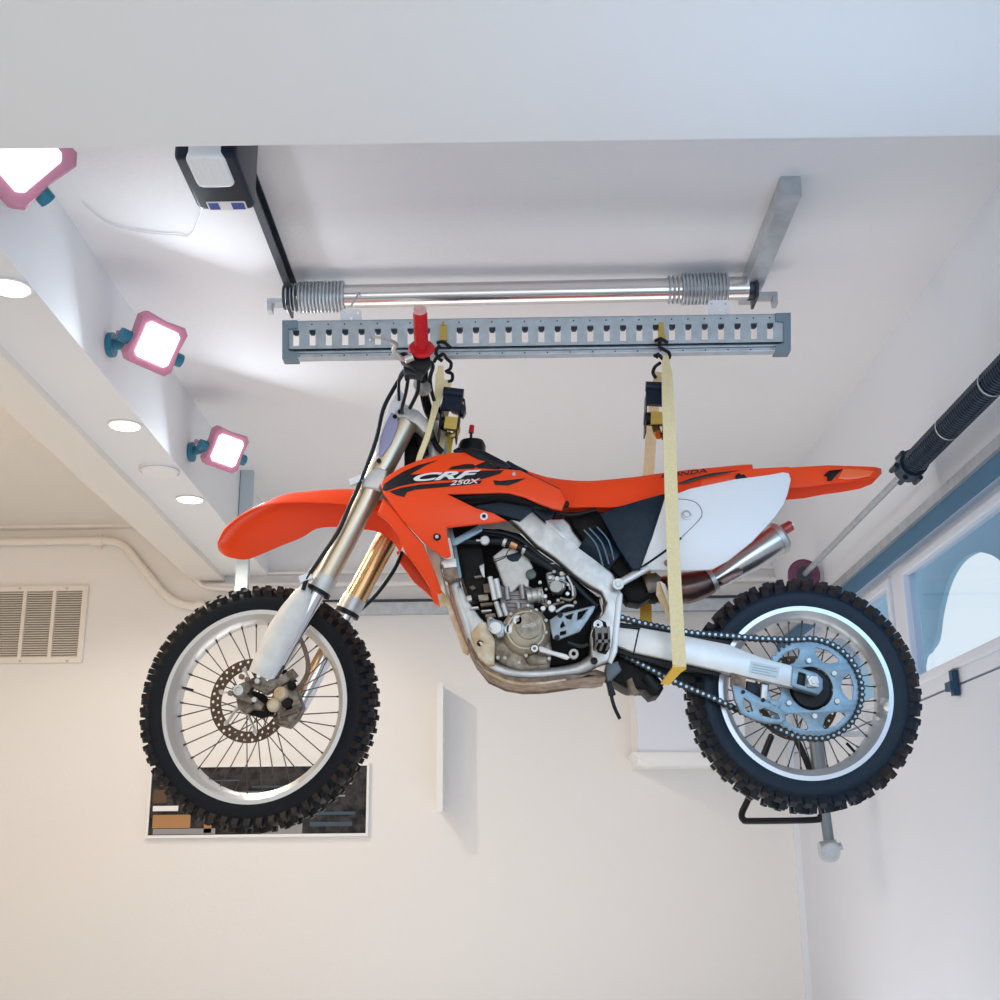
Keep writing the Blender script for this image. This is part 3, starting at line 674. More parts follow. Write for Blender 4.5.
cg = plate('chain_guide', [(732, 685), (741, 686.5), (752, 693), (764, 700), (776, 705), (785, 712), (786, 719), (782, 724), (766, 723), (752, 719), (741, 713), (735, 700)], YN - .005, .018, M_spr, bevel=.002,
      holes=[[(744, 698), (750, 702), (753, 711), (748, 712), (744, 706)], [(759, 710), (764, 708), (778, 714), (780, 719), (776, 719), (761, 715)], [(769, 701), (772, 699), (783, 703), (780, 708), (774, 707)]])
mb = MB(); boltmb(mb, 743, 692, YN - .006, .005); boltmb(mb, 763, 700, YN - .006, .005); mb.build('guide_bolt', M_blk, cg)
plate('chain_guide_bracket', [(731, 672), (746, 676), (746, 690), (731, 686)], YN, .016, M_brn, bevel=.002)
plate('bracket_block', [(762, 684), (768, 685), (767, 700), (761, 699)], YN, .016, M_alu, bevel=.002)
plate('chain_roller_block', [(747, 681), (758, 683), (760, 694), (752, 697), (747, 692)], YN + .01, .02, M_nav, bevel=.003)
# ---- chain
path = [(598, 625), (603, 617), (612, 615.5), (624, 618.5), (640, 623), (656, 626.5), (672, 630), (690, 633), (712, 635), (733, 636.5), (760, 639), (789, 640), (805, 639.5)]
path = [P(x, y, YS) for x, y in path]
a = 88
while a > -92: path.append(sc + Vector(((sR + .006) * math.cos(R(a)), 0, (sR + .006) * math.sin(R(a))))); a -= 6
path += [P(x, y, YS) for x, y in [(796, 737.5), (784, 732), (768, 724.5), (752, 716.5), (734, 708), (712, 698), (688, 688), (664, 677), (640, 664), (616, 651.5), (604, 646), (598, 640)]]
d = [0]
for i in range(1, len(path)): d.append(d[-1] + (path[i] - path[i - 1]).length)
pitch = .0159; nl = int(d[-1] / pitch); mb = MB(); pp = []
j = 0
for k in range(nl + 1):
    t = k * pitch
    while j < len(d) - 2 and d[j + 1] < t: j += 1
    f_ = min(1, (t - d[j]) / (d[j + 1] - d[j])); pp.append(path[j].lerp(path[j + 1], f_))
pn = MB()
for k in range(nl):
    a, b = pp[k], pp[k + 1]; t = (b - a).normalized(); nrm = Vector((0, 1, 0)); sd = t.cross(nrm)
    for off in ((-.0085, .0085) if k % 2 else (-.006, .006)):
        o_ = Vector((0, off, 0)); ext = t * .0052
        r = [a - ext * .9 + sd * .0048, a - ext * .3 + sd * .0088, a + (b - a) * .5 + sd * .0056, b + ext * .3 + sd * .0088, b + ext * .9 + sd * .0048,
             b + ext * .9 - sd * .0048, b + ext * .3 - sd * .0088, a + (b - a) * .5 - sd * .0056, a - ext * .3 - sd * .0088, a - ext * .9 - sd * .0048]
        mb.rings([[p + o_ - nrm * .001 for p in r], [p + o_ + nrm * .001 for p in r]])
    pn.cyl(a - nrm * .0105, a + nrm * .0105, .0038, 8)
ch_ = mb.build('chain', M_chain, BK); o_ = pn.build('chain_pins', mat('pin_steel', (.30, .36, .38), .3, .7), ch_)

# ---- frame spar
YF = Y0 - .125
fr = plate('frame', [(483, 496), (511, 494), (524, 503), (545, 522), (550, 519), (564, 518), (570, 524), (573, 531), (585, 546), (597, 559), (613, 573), (618, 583), (622, 594), (620, 622), (616, 652), (608, 662), (596, 666), (591, 656), (590, 636), (593, 624), (603, 613), (606.5, 603), (601.5, 592), (588, 585), (573, 574), (555, 558), (536, 545), (518, 526), (500, 512)],
      YF, .045, M_alu, bevel=.007, bres=3)
plate('frame', [(483, 496), (524, 500), (570, 524), (613, 573), (622, 594), (616, 652), (596, 666), (593, 624), (603, 613), (601.5, 592), (555, 558), (500, 512)], Y0 + .08, .045, M_alu, bevel=.007)
MB().plate([(545, 521), (551, 519), (564, 533), (566, 539), (562, 538)], YF - .002, .01, bevel=.001).build('weld_plate', M_alu, fr)
plate('frame_edge', [(619, 590), (623, 594), (617.5, 652), (612, 664), (608, 662), (612, 640), (616, 600)], YF - .004, .02, M_alu2, fr, bevel=.004)
# lower cradle + downtubes
MB().tube([P(x, y, YF + .035) for x, y in [(452, 570), (458, 596), (466, 622), (474, 645), (486, 662), (504, 671.5), (530, 674.5), (560, 672.5), (583, 667.5), (600, 656)]], [.014, .014, .015, .016, .017, .017, .016, .016, .018, .022], 12, 4).build('cradle_tube', M_alu, BK)
MB().tube([P(x, y, Y0 + .09) for x, y in [(452, 570), (458, 596), (466, 622), (474, 645), (486, 662), (504, 671.5), (530, 674.5), (560, 672.5), (583, 667.5), (600, 656)]], .016, 10, 4).build('cradle_tube', M_alu, BK)
plate('skid_plate', [(466, 634), (472, 640), (478, 656), (489, 670), (506, 678), (524, 681), (545, 680.5), (576, 676), (596, 669), (606, 672), (607, 676), (598, 678), (582, 678), (568, 678), (540, 680.5), (521, 681.5), (506, 679), (489, 671.5), (475, 658), (468, 645)], YF + .02, .2, M_brn, bevel=.008, bres=2)
plate('skid_plate_edge', [(482, 668), (506, 679.5), (524, 682.5), (545, 681.5), (566, 678.5), (566, 680), (545, 683.5), (523, 684.5), (505, 682), (488, 673)], YF + .014, .01, M_beige)
plate('radiator_shield', [(424, 541), (441, 556), (447, 560), (441, 568), (449, 596), (462, 622), (470, 648), (468, 655), (463, 652), (455, 630), (446, 606), (440, 606), (436, 590), (431, 566)], YF + .04, .02, M_beige, bevel=.004)
plate('radiator_guard', [(424, 542), (430, 545), (441, 557), (440, 566), (444, 580), (446, 596), (441, 590), (434, 572)], YF + .03, .02, mat('cream_plastic', (.78, .70, .56), .5), bevel=.003)
plate('downtube', [(445, 570), (450, 570), (458, 596), (468, 622), (474, 650), (470, 652), (462, 634), (452, 606)], YF + .03, .03, mat('rusty_red', (.42, .20, .14), .5, .3, noise=.4, nscale=30), bevel=.004)
plate('downtube_casting', [(455, 585), (462, 588), (470, 603), (480, 617), (487, 624), (479, 634), (471, 634), (465, 617), (458, 600)], YF + .02, .05, M_alu, bevel=.006)
plate('engine_guard', [(471, 632), (481, 621), (486, 622), (491, 632), (495, 640), (494.5, 664), (487, 664.5), (478, 656), (473.5, 643)], YF - .012, .03, M_beige, bevel=.004, holes=[circ(480, 643, 3.2, 12)], bres=2)
# radiator
rd = plate('radiator', [(449, 526), (478, 522), (484, 560), (487, 600), (470, 600), (453, 552)], YF + .03, .06, M_dark, bevel=.003)
plate('radiator_bracket', [(447.5, 528), (452, 527), (455, 538), (479, 525), (483, 527), (482, 531), (457, 545), (452, 546)], YF - .03, .012, M_spr, rd, bevel=.002)
plate('radiator_tank', [(441, 564), (455, 559), (457, 568), (461, 577), (450, 581), (444, 577)], YF - .02, .05, M_brn, rd, bevel=.004)
plate('tank_cap', [(441, 562), (446, 559), (456, 558), (457, 567), (444, 568)], YF - .022, .05, M_alu2, rd, bevel=.004)
plate('radiator_rail', [(452, 545), (456, 544), (462, 577), (459, 579)], YF - .02, .02, mat('rail_teal', (.16, .24, .27), .4, .5), rd, bevel=.002)
# dark engine mass
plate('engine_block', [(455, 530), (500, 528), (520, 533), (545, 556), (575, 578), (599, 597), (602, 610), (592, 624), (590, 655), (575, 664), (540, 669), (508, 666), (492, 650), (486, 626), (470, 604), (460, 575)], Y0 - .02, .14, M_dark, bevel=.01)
# main cables along the spar underside
tubepx('coolant_hose', [(462, 541, YF + .0), (478, 541.5, YF), (494, 541, YF), (504, 542, YF), (514, 545, YF), (522, 549, YF), (531, 556, YF), (541, 562, YF), (552, 569, YF), (560, 575, YF)], .0115, M_hose, smooth=4)
tubepx('wiring_loom', [(478, 531, YF), (500, 533, YF), (520, 540, YF), (540, 556, YF), (560, 570, YF + .01), (576, 586, YF + .01), (590, 600, YF + .01), (597, 606, YF + .01)], .008, M_hose, smooth=4)
tubepx('wiring_loom', [(480, 534, YF - .01), (505, 537, YF - .01), (525, 548, YF - .01), (548, 565, YF)], .004, M_dark, smooth=4)
mb = MB()
for x, y in ((505, 542), (524, 550)): a_, b_ = P(x - 1.5, y - .6, YF), P(x + 1.5, y + .6, YF); MB().cyl(a_, b_, .0135, 14).build('hose_clamp', M_alu, BK)
pass
MB().cyl(P(511, 543.5, YF), P(517.5, 546.5, YF), .0125, 14).build('copper_fitting', mat('copper', (.65, .33, .16), .35, .8), BK)
q = P(485, 541, YF - .01); MB().disc(q, (0, -1, 0), .013, .012, 16).cyl(q + Vector((-.024, -.008, 0)), q + Vector((0, -.008, 0)), .003, 8).build('hose_valve', M_alu2, BK)
# cylinder head, cover
YH = Y0 - .115
hd = plate('cylinder_head', [(493, 556), (503, 548), (515, 547.5), (527, 554), (533, 567), (531, 573), (529, 577), (529, 588), (520, 585), (512, 592.5), (508, 592), (503, 584), (497, 566)], YH, .06, M_head, bevel=.005, bres=2)
plate('head_plug', [(506, 555.5), (521, 551), (521.5, 556), (518, 561), (512, 561.5), (507.5, 559)], YH - .003, .01, M_nav, hd, bevel=.001)
MB().tube([P(494.5, 562, YH - .001), P(505, 557.5, YH - .001), P(508, 551, YH - .001), P(512, 548, YH - .001)], .0013, 6).build('head_seam', M_dark, hd)
tubepx('head_seam', [(495, 559.5, YH - .001), (505, 556, YH - .001)], .0011, M_dark, hd)
cylm = mat('cylinder_mauve', (.30, .27, .28), .45, .6, noise=.3, nscale=50)
plate('cylinder', [(500, 584), (512, 592), (530, 586), (535, 590), (534, 610), (520, 620), (505, 612), (500, 600)], YH + .005, .08, cylm, bevel=.004)
mb = MB()
for z_ in range(5):
    y_ = 594 + z_ * 4.2; mb.plate([(501, y_), (533, y_), (533, y_ + 1.1), (501, y_ + 1.1)], YH + .0, .03, bevel=.0006)
mb.build('cooling_fins', M_eng, BK)
for x, y, h in ((506.5, 587, 13), (521.5, 585, 14), (518, 603, 10)):
    MB().cyl(P(x, y, YH - .006), P(x + 1.5, y + h, YH - .006), .0075, 12).build('stud', M_bolt, BK)
for pts in (((490, 577), (495, 600)), ((496, 579), (500, 598)), ((496, 602), (501, 617)), ((503, 604), (507, 616))):
    MB().cyl(P(*pts[0], YH - .01), P(*pts[1], YH - .01), .0075, 12).build('stud', M_alu2 if pts[0][1] < 590 else M_alu, BK)
plate('small_bracket', [(479, 566), (484, 563.5), (485, 578), (482, 576)], YH - .01, .008, M_alu)
plate('small_bracket', [(469, 587), (473, 585), (476, 588), (472, 590)], YH - .01, .008, M_brn)
for (x0, y0, x1, y1, m_) in ((483, 583, 490, 592, M_brn), (478, 594, 488, 600, M_eng), (480, 602, 492, 605, M_brn), (466, 595, 471, 600, M_alu), (470, 606, 478, 608, M_alu), (481, 609, 491, 611, M_alu), (474, 575, 481, 577, M_eng), (485, 613, 495, 617, M_brn)):
    plate('engine_fitting', [(x0, y0 + 1), (x1, y0), (x1 + 1, y1), (x0 + 1, y1 + 1)], YH - .004, .02, m_, bevel=.002)
# intake / throttle body
MB().lathe(P(531, 575, YH), (0, -1, 0), [(0, 0), (0, .014), (.010, .014), (.012, .011), (.012, 0)], 20).build('cam_plug', mat('dark_green_grey', (.10, .13, .11), .4, .4), BK)
cb = plate('carburettor', [(546, 573), (552, 569), (562, 570), (566, 577), (566, 587), (562, 591), (553, 592), (548, 583)], YH - .005, .05, M_alu, bevel=.005, bres=2)
MB().disc(P(556, 587, YH - .010), (0, -1, 0), .018, .010, 18).build('float_cap', M_bolt, cb)
for pts in ([(548, 574), (558, 571), (565, 575)], [(548, 582), (560, 580), (568, 584), (570, 590)], [(552, 569), (549, 565), (556, 563)], [(567, 576), (572, 586), (573, 596)]):
    tubepx('fuel_line', [(x, y, YH - .014) for x, y in pts], .0032, random.choice((M_alu2, M_hose, M_bolt)), cb, smooth=4)
for x, y, r, m_ in ((550, 578, .006, M_alu), (557, 579, .007, M_alu), (561.5, 574, .006, M_beige), (567.5, 594, .0055, M_alu2), (568, 585, .004, M_alu), (554, 572, .005, M_bolt)):
    MB().disc(P(x, y, YH - .016), (0, -1, 0), r, .006, 12).build('screw', m_, cb)
MB().cyl(P(527, 597, YH), P(543, 594, YH), .020, 18).build('intake_boot', M_alu, BK)
for x in (531, 537, 541):
    MB().cyl(P(x, 596.6, YH), P(x + 1.6, 596.3, YH), .0225, 18).build('intake_clamp', M_bolt, BK)
for (x, y, r, m_) in ((540, 583, .005, M_alu), (545, 597, .006, M_alu2), (549, 603, .006, M_alu), (543, 609, .007, M_alu2), (552, 609, .010, M_alu2), (536, 611, .006, M_alu), (558, 601, .005, M_bolt), (546, 590, .004, M_bolt), (575, 603, .005, M_eng), (528, 606, .005, M_alu)):
    MB().disc(P(x, y, YH - .008), (0, -1, 0), r, .010, 12).build('engine_bolt', m_, BK)
for pts in ([(541, 602), (548, 606), (556, 604), (564, 602)], [(540, 615), (546, 605), (545, 598)], [(556, 612), (566, 606), (574, 606)], [(560, 598), (570, 600), (575, 594), (573, 586)]):
    tubepx('engine_hose', [(x, y, YH - .006) for x, y in pts], .0042, random.choice((M_alu2, M_hose, M_eng)), smooth=4)
# crankcase + stator cover + water pump
YK = YF - .01
plate('crankcase', [(490, 640), (500, 627), (508, 617), (520, 612), (540, 614), (549, 624), (552, 650), (550, 668), (520, 670), (503, 664), (494, 656)], YK + .02, .12, M_eng, bevel=.008, bres=2)
MB().lathe(P(526, 632, YK + .02), (0, -1, 0), [(0, 0), (0, .066), (.016, .064), (.026, .055), (.030, .052), (.030, .047), (.026, .046), (.030, .038), (.034, 0)], 40).build('stator_cover', mat('magnesium_cover', (.48, .41, .31), .42, .5, noise=.15, nscale=30), BK)
MB().disc(P(529, 626, YK - .014), (0, -1, 0), .036, .006, 32).build('stator_cap', M_eng, BK)
text_mb('HONDA', 522, 628, 536, 626, 3.4, YK - .0205, .0008).build('cover_script', M_alu, BK, smooth=False)
plate('cover_boss', [(503, 628), (507, 624), (511, 623.5), (514, 614), (520, 615), (522, 622), (518, 630), (510, 634), (505, 633)], YK - .010, .03, M_alu2, bevel=.004)
mb = MB(); q = P(517.5, 620.5, YK - .014); mb.lathe(q, (0, -1, 0), [(0, .0125), (.006, .0115), (.006, .005), (.002, .004), (.002, 0)], 20); mb.build('oil_cap', M_alu2, BK)
wpm = plate('water_pump_cover', [(487, 618), (491, 615.5), (495, 619), (502, 621), (505, 626), (504, 630), (504, 636), (498, 638), (496, 635), (489, 631), (487, 626)], YK - .012, .025, mat('pump_alloy', (.34, .38, .40), .35, .7, noise=.12, nscale=40), bevel=.004)
MB().disc(P(495.5, 628, YK - .013), (0, -1, 0), .017, .006, 24).build('pump_cap', M_alu, wpm)
for x, y in ((490.5, 618.5), (489.5, 629.5), (501, 635.5)): MB().disc(P(x, y, YK - .014), (0, -1, 0), .0055, .006, 6).build('pump_bolt', M_bolt, wpm)
mb = MB()
for x, y in ((505, 658.5), (526, 656), (519, 663), (511, 614.5), (531, 612), (546, 633), (546, 621), (549, 659), (498, 658)): mb = MB(); boltmb(mb, x, y, YK - .004, .0055, .01); mb.build('case_bolt', M_bolt, BK)
plate('lower_cover', [(527, 656), (536, 653), (548, 656), (548, 663), (530, 665), (526, 661)], YK, .03, M_eng, bevel=.006, bres=2)
# shift lever
sh = MB().lathe(P(534.5, 648.5, YK - .022), (0, -1, 0), [(0, .004), (0, .0115), (.012, .0105), (.012, .004)], 20).build('shift_lever', M_blk, BK)
MB().lathe(P(534.5, 648.5, YK - .0345), (0, -1, 0), [(0, .004), (0, .010), (.003, .009), (.003, .004)], 20).build('lever_clamp', M_alu, sh)
plate('lever_arm', [(537, 647), (541, 646), (554, 651), (566, 654), (571, 657), (567, 659.5), (553, 655), (540, 651.5)], YK - .026, .010, M_alu2, sh, bevel=.002)
MB().lathe(P(573.5, 654.5, YK - .018), (0, -1, 0), [(0, .006), (0, .0135), (.014, .0125), (.014, .006)], 20).build('lever_tip', M_bolt, sh)
# case guard
plate('case_guard', [(549.5, 620), (560, 613), (565, 612.5), (593, 605.5), (595.5, 606), (593, 612), (588, 620), (580, 631.5), (558, 640), (553, 638.5), (551, 630)], YK - .03, .010, mat('guard_alloy', (.27, .32, .35), .38, .6, noise=.1, nscale=50), bevel=.002,
      holes=[[(565, 616), (573, 613.5), (571, 619.5), (567, 618.5)], [(578, 612), (588, 609), (581, 618.5), (577, 620)], [(560, 626), (563, 621), (565, 626), (561, 628)], [(560, 632), (566, 630.5), (566, 634), (560, 635.5)], circ(557, 637, 2, 8)])
mb = MB(); boltmb(mb, 560, 615, YK - .031, .007); boltmb(mb, 557, 638, YK - .031, .007); mb.build('guard_bolt', M_blk, BK)
tubepx('brake_line', [(568, 642, YK), (580, 646, YK), (588, 644, YK)], .006, M_chain, smooth=3)
# pivot + footpeg
pv = plate('peg_bracket', [(596, 622), (600, 619), (606, 622), (609, 632), (610, 648), (606, 654), (598, 652), (594, 644), (592, 634)], YF - .008, .02, M_dark, bevel=.004)
MB().lathe(P(598, 625, YF - .010), (0, -1, 0), [(0, .004), (0, .013), (.006, .0125), (.006, .008), (.003, .007), (.003, .004)], 20).build('pivot_ring', M_alu2, pv)
pgm = MB()
q = P(602, 637, YF - .10)
for dx in (-.016, .016): pgm.bbox((q.x + dx - .003, YF - .13, q.z - .022), (q.x + dx + .003, YF - .02, q.z + .022))
for k in range(4): pgm.bbox((q.x - .018, YF - .125 + k * .034, q.z + .006), (q.x + .018, YF - .119 + k * .034, q.z + .020))
pgm.bbox((q.x - .018, YF - .13, q.z - .020), (q.x + .018, YF - .125, q.z - .012)); pgm.bbox((q.x - .003, YF - .13, q.z - .022), (q.x + .003, YF - .02, q.z + .022))
pgm.build('footpeg', mat('peg_steel', (.12, .11, .10), .35, .8), BK, smooth=False)
q = P(594, 661, YF - .005); MB().lathe(q, (0, -1, 0), [(0, 0), (0, .010), (.008, .009), (.008, .004), (.004, .003), (.004, 0)], 18).build('frame_bolt', M_blk, BK)
plate('linkage', [(611, 650), (626, 653), (640, 664), (655, 672), (662, 682), (664, 688), (660, 695), (652, 697), (645, 690), (630, 690), (625, 688), (612, 680), (607, 676), (607, 664)], Y0 - .06, .12, M_dark, bevel=.010, bres=2)
plate('linkage_arm', [(627, 680), (632, 677), (636, 688), (640, 692), (637, 695), (631, 694)], Y0 - .09, .03, M_brn, bevel=.004)
MB().cyl(P(646, 676, Y0 - .05), P(658, 690, Y0 - .05), .022, 16).build('linkage_boot', M_blk, BK)
plate('linkage_cover', [(606, 664), (618, 661), (622, 670), (616, 676), (608, 682), (606, 676)], YF + .01, .03, mat('link_grey', (.10, .12, .14), .4, .3), bevel=.004)
tubepx('breather_tube', [(607, 676, Y0 - .1), (610, 690, Y0 - .1), (614, 706, Y0 - .1), (620, 719, Y0 - .1)], .005, M_blk, smooth=3)
plate('breather_clip', [(606, 680), (610, 678), (616, 694), (613, 696), (609, 695)], Y0 - .105, .02, M_blk)

# ---- bodywork
xm = P(460, 500, 3.2).x
def warpS(x, z):                       # shroud: bulges outwards mid height, wraps in towards the front
    u_ = (x - P(470, 500, 3.2).x); v_ = z - P(450, 505, 3.2).z
    return .9 * v_ * v_ * 2 + (.35 * u_ * u_ if u_ > 0 else .8 * u_ * u_)
YSH = Y0 - .215
shroud = [(380, 484), (388, 475), (401, 467), (418, 460), (436, 455), (452, 452.5), (467, 452), (476, 455), (485, 459.5), (499, 468), (520, 470), (535, 477), (560, 489), (566, 500), (562, 510), (553, 508.5), (538, 503), (524, 497), (509, 493), (499, 492.5), (470, 493.5), (448.6, 494), (456, 498), (476.6, 508), (494, 513), (507, 520.5), (493, 523), (478, 524), (446.5, 527.5), (448, 540), (451, 556), (446, 558), (440, 555), (423, 541.5), (401, 518), (391, 504), (383, 493)]
sd = plate('shroud', shroud, YSH, .012, M_org, warp=warpS, grid=.02, bevel=.004)
wing = [(377, 513), (383, 497), (392, 506), (408, 526), (423.6, 544), (434, 570), (442, 592), (443.5, 604), (439, 606), (434, 603), (429, 586), (418, 569), (405, 552), (397.6, 533.6), (388, 521)]
plate('radiator_scoop', wing, YSH + .018, .02, M_org, warp=warpS, grid=.02, bevel=.006, bres=2)
plate('radiator_scoop', [(396, 551), (402, 550), (418, 566), (432, 582), (440, 604), (436, 603), (426, 592), (414, 582), (400, 563)], Y0 + .17, .02, M_org, bevel=.006)
plate('shroud', [(420, 480), (440, 460), (500, 475), (560, 495), (556, 506), (508, 500), (450, 520), (440, 540)], Y0 + .19, .012, M_org, bevel=.004)
# decals
YD = YSH - .0012
def decal(pts, m=M_dec, name='decal', th=.0025, d=0): return plate(name, pts, YD - d, th, m, sd, warp=warpS, grid=.02, bevel=.0003)
decal([(382, 490), (384, 484), (394, 477), (404, 471), (418, 465), (438, 460), (426, 465), (410, 474.5), (432, 473.5), (462, 472), (484, 470.5), (504, 470), (500, 473.5), (489, 477), (482, 479), (440, 480.5), (415, 483), (400, 486), (386, 491)])
decal([(389, 491.5), (402, 487.5), (420, 484.5), (448, 482.5), (482, 480.5), (480, 483.5), (450, 486.5), (416, 489.5), (407, 492), (404, 497), (396, 495)])
decal([(448, 469.5), (452, 466.5), (465, 464), (473, 464), (476, 466.5), (474, 468.5)])
decal([(474, 466), (486, 461), (500, 469), (498, 469.5), (478, 468)])
decal([(493, 480), (500, 481), (526, 478), (518, 482), (508, 485.5), (495, 485)])
decal([(449, 495), (456, 494.8), (448.6, 494.2)], M_dec)
text_mb('CRF', 413.5, 481.6, 481, 477.6, 7.8, YD - .0008, .0012, shear=.45, warp=warpS, bold=.035).build('lettering', M_wp, sd, smooth=False)
text_mb('250X', 450, 485.4, 480, 483, 4.6, YD - .0008, .0012, shear=.3, warp=warpS, bold=.01).build('lettering', M_wp, sd, smooth=False)
for x, y, m1 in ((437, 537, M_blk), (484, 516.5, M_wp), (514, 474.5, M_org)):
    p_ = wpt(x, y, YD, warpS)
    MB().disc(p_, (0, -1, 0), .0105, .002, 18).build('bolt_washer', m1, sd); MB().disc(p_ + Vector((0, -.002, 0)), (0, -1, 0), .0055, .004, 6).build('shroud_bolt', M_alu if m1 is not M_wp else M_blk, sd)
# air gap behind shroud notch
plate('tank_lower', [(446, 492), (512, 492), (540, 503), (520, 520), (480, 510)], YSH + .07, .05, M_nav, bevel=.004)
# fuel tank top, cap
plate('fuel_tank', [(408, 468), (430, 457), (462, 453), (480, 455), (505, 468), (520, 476), (548, 500), (548, 508), (500, 500), (430, 510), (410, 490)], Y0 - .17, .34, M_blk, bevel=.03, bres=3)
plate('tank_cover', [(462, 449), (470, 447), (484, 450), (505, 461), (512, 467), (507, 469.5), (496, 467), (478, 460)], Y0 - .19, .38, M_blk, bevel=.006)
plate('seat_nose', [(505, 461.5), (508, 459.5), (516, 464), (528, 470), (520, 472), (507, 468)], Y0 - .10, .20, M_nav, bevel=.008)
capb = P(472, 450, Y0); cp = MB().lathe(capb, (0, 0, 1), [(-.02, .038), (.012, .04), (.026, .034), (.03, .02), (.03, 0)], 24).build('fuel_cap', M_blk, BK)
MB().tube([P(471, 441, Y0), P(471, 431, Y0)], .004, 8).build('vent_hose', M_blk, cp)
MB().tube([P(471, 433, Y0), P(472, 425.5, Y0)], [.008, .007], 10).build('vent_valve', M_red, cp)
plate('tank_bracket', [(453, 450), (458, 447), (466, 449), (466, 453), (454, 454)], Y0 - .12, .03, M_blk)
# seat
sx = [(512, 466, 474, .055), (528, 470, 486, .08), (546, 475, 500, .10), (566, 478, 507, .11), (590, 479, 507, .115), (615, 477, 507, .115), (640, 474.5, 500, .11), (665, 471, 495.5, .10), (690, 468, 490, .095), (715, 466, 484, .09), (738, 464, 477, .08), (752, 463.5, 469, .06)]
rs = []
for x, yt, yb, hw in sx:
    t = P(x, yt, Y0 - hw); b = P(x, yb, Y0 - hw - .02); r = []
    for (fy, fz) in ((-1.18, 0), (-1.12, .4), (-1.04, .8), (-.92, .97), (-.6, 1.04), (0, 1.06), (.6, 1.04), (.92, .97), (1.04, .8), (1.12, .35), (1.18, 0), (.6, -.02), (0, -.02), (-.6, -.02)):
        r.append(Vector((t.x, Y0 + fy * hw, b.z + (t.z - b.z) * fz)))
    rs.append(r)
mb = MB(); rs2 = []
for i in range(len(rs) - 1):
    for k in range(3):
        t = k / 3; a = rs[max(i - 1, 0)]; b = rs[i]; c_ = rs[i + 1]; d_ = rs[min(i + 2, len(rs) - 1)]
        rs2.append([.5 * ((2 * b[j]) + (c_[j] - a[j]) * t + (2 * a[j] - 5 * b[j] + 4 * c_[j] - d_[j]) * t * t + (3 * b[j] - a[j] - 3 * c_[j] + d_[j]) * t ** 3) for j in range(14)])
rs2.append(rs[-1])
seat = mb.rings(rs2).build('seat', M_seat, BK, ang=60)
plate('seat_seam', [(518, 469.5), (522, 470), (540, 479), (560, 488.5), (558, 489), (538, 481)], YSH + .055, .01, M_dec, seat, bevel=.0005)
q = P(565.5, 504.5, Y0 - .135); MB().disc(q, (0, -1, 0), .010, .008, 16).build('seat_bolt', M_blk, seat)
text_mb('HONDA', 661.5, 478.3, 707, 472.3, 4.0, Y0 - .118, .0012, shear=.1, bold=.02).build('seat_lettering', M_dec, seat, smooth=False)
plate('seat_stripe', [(676, 484), (690, 478.5), (712, 473), (740, 470), (722, 474), (702, 478), (688, 483)], Y0 - .121, .004, M_dec, seat, bevel=.0005)
# rear fender
tail = [(728, 474, 478, .05), (750, 467.5, 480, .055), (770, 466, 484, .06), (790, 465.5, 488, .06), (810, 464.2, 486.5, .058), (830, 463.4, 483.5, .054), (850, 464.2, 481.5, .05), (866, 465, 480, .042), (876, 466, 478, .028), (881, 468, 473.5, .010)]
rs = []
for x, yt, yb, hw in tail:
    t = P(x, yt, Y0 - hw * .9); b = P(x, yb, Y0 - hw); H = t.z - b.z; r = []
    for fy, fz in ((-1, 0), (-1.0, .55), (-.9, .9), (-.6, 1), (0, 1.02), (.6, 1), (.9, .9), (1.0, .55), (1, 0), (.93, .05), (.85, .55), (.5, .78), (0, .82), (-.5, .78), (-.85, .55), (-.93, .05)):
        r.append(Vector((t.x, Y0 + fy * hw, b.z + H * fz)))
    rs.append(r)
rf = MB().rings(rs).build('rear_fender', M_org, BK, ang=50)
plate('fender_vent', [(824, 475), (829, 470.5), (843, 469), (838, 473), (832, 480), (828, 480.5), (828, 476)], Y0 - .062, .01, M_dark, rf, bevel=.001)
plate('fender_tip', [(838, 478.5), (843, 469), (858, 469), (874, 471), (870, 476), (858, 478.5), (846, 479.5)], Y0 - .057, .006, mat('orange_light', (1, .16, .05), .2), rf, bevel=.001)
plate('fender_lug', [(739, 475.5), (744, 474), (748, 478), (742, 479)], Y0 - .12, .01, M_blk, rf)
q = P(738.5, 477, Y0 - .122); MB().disc(q, (0, -1, 0), .009, .008, 14).build('fender_bolt', M_blk, rf)
MB().plate([(700, 478), (725, 474), (752, 468), (790, 466), (790, 475), (740, 482), (700, 488)], Y0 - .112, .02, bevel=.006).build('fender_side', M_org, rf)
# white side number plate
def warpN(x, z): v_ = z - P(710, 525, 3.25).z; u_ = x - P(715, 520, 3.25).x; return 1.1 * v_ * v_ + .25 * u_ * u_
YW = Y0 - .165
wpP = plate('side_number_plate', [(639, 570), (645, 555), (652, 538), (665, 498), (690, 488.5), (735, 479), (770, 474.5), (783, 472), (789, 473), (791, 479), (788, 493), (784, 504), (775, 517), (752, 542), (728, 561), (712, 569.5), (690, 570.5), (660, 570)], YW, .01, M_wp, warp=warpN, grid=.025, bevel=.003)
tb = MB(); pts = [(640, 568.5), (668, 549), (681, 538), (699, 520), (702, 513), (700, 507), (695, 502), (686, 499.5), (676, 499)]
pw = [wpt(x, y, YW - .0005, warpN) for x, y in pts]
tb.tube(pw[:3], .0032, 8, 4).build('panel_gap', M_blk, wpP); MB().tube(pw[2:], .0013, 6, 4).build('panel_seam', mat('seam_grey', (.25, .25, .27), .5), wpP)
p_ = wpt(686.5, 515, YW - .001, warpN)
MB().lathe(p_, (0, -1, 0), [(0, .014), (.002, .013), (.003, .009), (.006, .007), (.006, 0)], 18).build('plate_bolt', M_alu, wpP)
